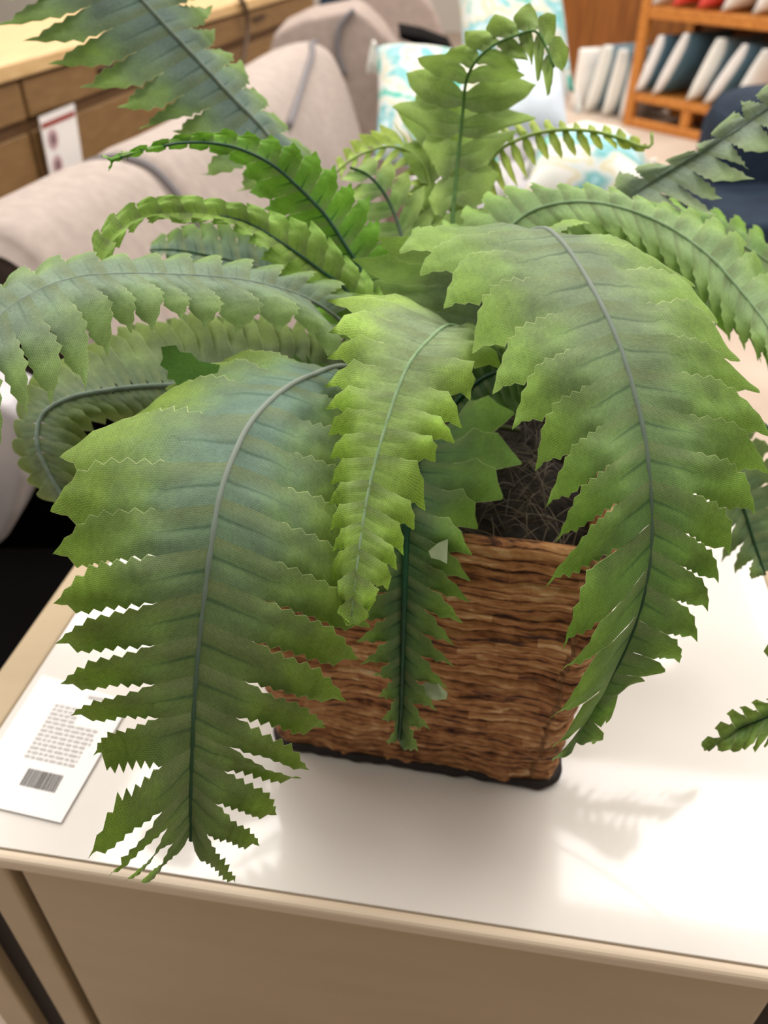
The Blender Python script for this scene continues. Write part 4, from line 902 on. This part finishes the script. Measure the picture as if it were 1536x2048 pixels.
# ------------------------------------------------------------------ pillow rack on the right
r0 = onz(1243, 250, 0); r1 = onz(1452, 296, 0); rd = r1-r0; rd[2] = 0; rd /= np.linalg.norm(rd); rn = np.array([-rd[1], rd[0], 0])
if rn[1] < 0: rn = -rn
R0 = np.array([r0[0], r0[1], 0])
rp = lambda x, y: onplane(x, y, R0, rn)
rx_ = lambda x, y: float((rp(x, y)-R0)@rd); rz_ = lambda x, y: float(rp(x, y)[2])
rack = empty('pillow_rack', tuple(R0+rd*.5+rn*.2), 'honey coloured wooden display rack of cushions at top right', 'rack')
def rb_(name, x0, x1, y0, y1, z0, z1, bev=.008):
    bm = bmesh.new(); box(bm, R0, rd, rn, x0, x1, y0, y1, z0, z1, bev); return bm_obj(name, bm, M_RACK, rack)
RL = 1.25; zs1 = rz_(1250, 182); zs2 = rz_(1275, 10); TOPZ = zs2+.45
rb_('post', 0, .06, 0, .05, 0, TOPZ); rb_('post', RL-.06, RL, 0, .05, 0, TOPZ); rb_('post', 0, .06, .45, .5, 0, TOPZ); rb_('post', RL-.06, RL, .45, .5, 0, TOPZ)
hb = rz_(1245, 232)
rb_('base_rail', .061, RL-.061, .0, .05, .0, hb); rb_('base_rail', .061, RL-.061, .45, .5, .0, hb)
mid = rx_(1365, 250)
rb_('divider', mid-.03, mid+.03, .004, .05, hb, zs1-.045)
rb_('shelf', .061, RL-.061, .0, .5, zs1-.045, zs1); rb_('shelf', .061, RL-.061, .0, .5, zs2-.06, zs2)
rb_('shelf', .061, RL-.061, .0, .5, TOPZ-.05, TOPZ)
bm = bmesh.new(); box(bm, R0, rd, rn, .0, RL, .505, .53, 0, TOPZ, .004); o = bm_obj('back_panel', bm, M_BROWN, rack); o['label'] = 'brown back panel'
low = [(1272, 188, 1322, 70, M_TT_TEAL, 'leftmost slate blue and white cushion on the lower rack shelf'),
       (1304, 200, 1372, 66, M_TT_TEAL, 'second slate blue and white cushion from the left on the lower rack shelf'),
       (1372, 212, 1438, 76, M_TT_PATT, 'rounded white and pale blue cushion in the middle of the lower rack shelf'),
       (1406, 218, 1490, 88, M_TT_TEAL, 'long white faced slate blue cushion fourth on the lower rack shelf'),
       (1458, 228, 1530, 98, M_TT_GREY, 'white and grey cushion at the right end of the lower rack shelf')]
for i, (x0, y0, x1, y1, m_, lb) in enumerate(low):
    a = rp(x0, y0)-rn*.02; a[2] = zs1+.012; b_ = rp(x1, y1)-rn*.02
    pillow([a, a+rn*.44+rd*.03, b_+rn*.44+rd*.03, b_], .10, m_, lb, 'cushion', 'cushions on the lower rack shelf', name='cushion', pinch=.03)
upr = [(1308, 18, 1330, M_TT_GREY, 'grey and white cushion leftmost on the upper rack shelf'), (1348, 18, 1376, M_TT_CORAL, 'coral cushion left of the other coral one on the upper rack shelf'), (1398, 24, 1426, M_TT_CORAL, 'coral cushion right of the other coral one on the upper rack shelf'),
       (1444, 40, 1476, M_TT_WHITE, 'white cushion right of the coral ones on the upper rack shelf'), (1508, 34, 1540, M_TT_WHITE, 'white cushion at the right end of the upper rack shelf')]
for (x0, y0, x1, m_, lb) in upr:
    a = rp(x0, y0)-rn*.03; a[2] = zs2+.012; b_ = a+rd*.14+np.array([0, 0, .36])
    pillow([a, a+rn*.44+rd*.03, b_+rn*.44+rd*.03, b_], .10, m_, lb, 'cushion', 'cushions on the upper rack shelf', name='cushion', pinch=.03)
# bin of pillows left of the rack
panel = prism('wooden_partition', [R0-rd*1.6+rn*.62, R0-rd*.01+rn*.62, R0-rd*.01+rn*.62+np.array([0, 0, 1.1]), R0-rd*1.6+rn*.62+np.array([0, 0, 1.1])], rn*.04, M_BROWN, None, .004)
tag(panel, 'dark brown wooden partition left of the cushion rack', 'partition')
pc = prism('countertop', [R0-rd*1.62+rn*.5+np.array([0, 0, 1.101]), R0-rd*.0+rn*.5+np.array([0, 0, 1.101]), R0-rd*.0+rn*.5+np.array([0, 0, 1.13]), R0-rd*1.62+rn*.5+np.array([0, 0, 1.13])], rn*.5, simple('grey_stone', srgb(160, 160, 158), .4), None, .004)
tag(pc, 'grey counter top resting on the brown wooden partition', 'counter')
for (x0, y0, x1, y1, m_, lb) in [(1126, 222, 1146, 98, M_TT_WHITE, 'white cushion at the left of the floor row beside the rack'),
                                 (1152, 230, 1194, 92, M_TT_PATT, 'pale cushion in the middle of the floor row beside the rack'),
                                 (1188, 240, 1224, 100, M_TT_PATT, 'pale blue cushion third in the floor row beside the rack'),
                                 (1222, 245, 1250, 130, M_TT_WHITE, 'white cushion touching the rack post in the floor row')]:
    a = rp(x0, y0)+rn*.06; a[2] = .012; b_ = rp(x1, y1)+rn*.06
    pillow([a, a+rn*.42+rd*.02, b_+rn*.42+rd*.02, b_], .10, m_, lb, 'cushion', 'cushions standing on the floor beside the rack', name='cushion', pinch=.03)

# ------------------------------------------------------------------ navy armchair right
nv_ = empty('armchair', (1.75, 2.9, 0), 'dark navy velvet armchair at the right edge', 'armchair')
yprism('armrest', [(1440, 600), (1444, 520), (1452, 480), (1475, 450), (1760, 440), (1760, 600)], 2.55, .70, M_NAVY, nv_, .05)
yprism('backrest', [(1420, 470), (1424, 380), (1436, 310), (1452, 255), (1478, 218), (1520, 196), (1570, 190), (1720, 194), (1720, 470)], 3.0, .25, M_NAVY, nv_, .06)
bm = bmesh.new(); box(bm, (0, 0, 0), (1, 0, 0), (0, 1, 0), 1.22, 1.9, 2.6, 3.2, .05, .14, .02); bm_obj('base', bm, M_LEG, nv_, False)
for (x, y) in ((1.26, 2.65), (1.85, 2.65), (1.26, 3.15), (1.85, 3.15)):
    vs, fs = [], []; tube(vs, fs, [np.array([x, y, 0]), np.array([x, y, .03]), np.array([x, y, .06])], [.02, .022, .025], 10); mesh_obj('leg', vs, fs, M_LEG, nv_)

# ------------------------------------------------------------------ pale armrest and black case far left
pc_ = empty('lounge_chair', (-.62, .98, 0), 'pale satin upholstered chair with black side at the left edge beside the table', 'chair')
prism('armrest', [onY(x, y, .93) for x, y in ((-160, 800), (0, 806), (40, 830), (56, 880), (54, 960), (36, 1030), (8, 1085), (-40, 1120), (-160, 1130))], (0, .10, 0), M_PALE, pc_, .025)
bm = bmesh.new(); box(bm, (0, 0, 0), (1, 0, 0), (0, 1, 0), -1.1, -.36, .62, .925, .001, .30, .01); box(bm, (0, 0, 0), (1, 0, 0), (0, 1, 0), -1.1, -.30, 1.035, 1.06, .001, .52, .01); bm_obj('black_side', bm, M_BLACK, pc_, False)
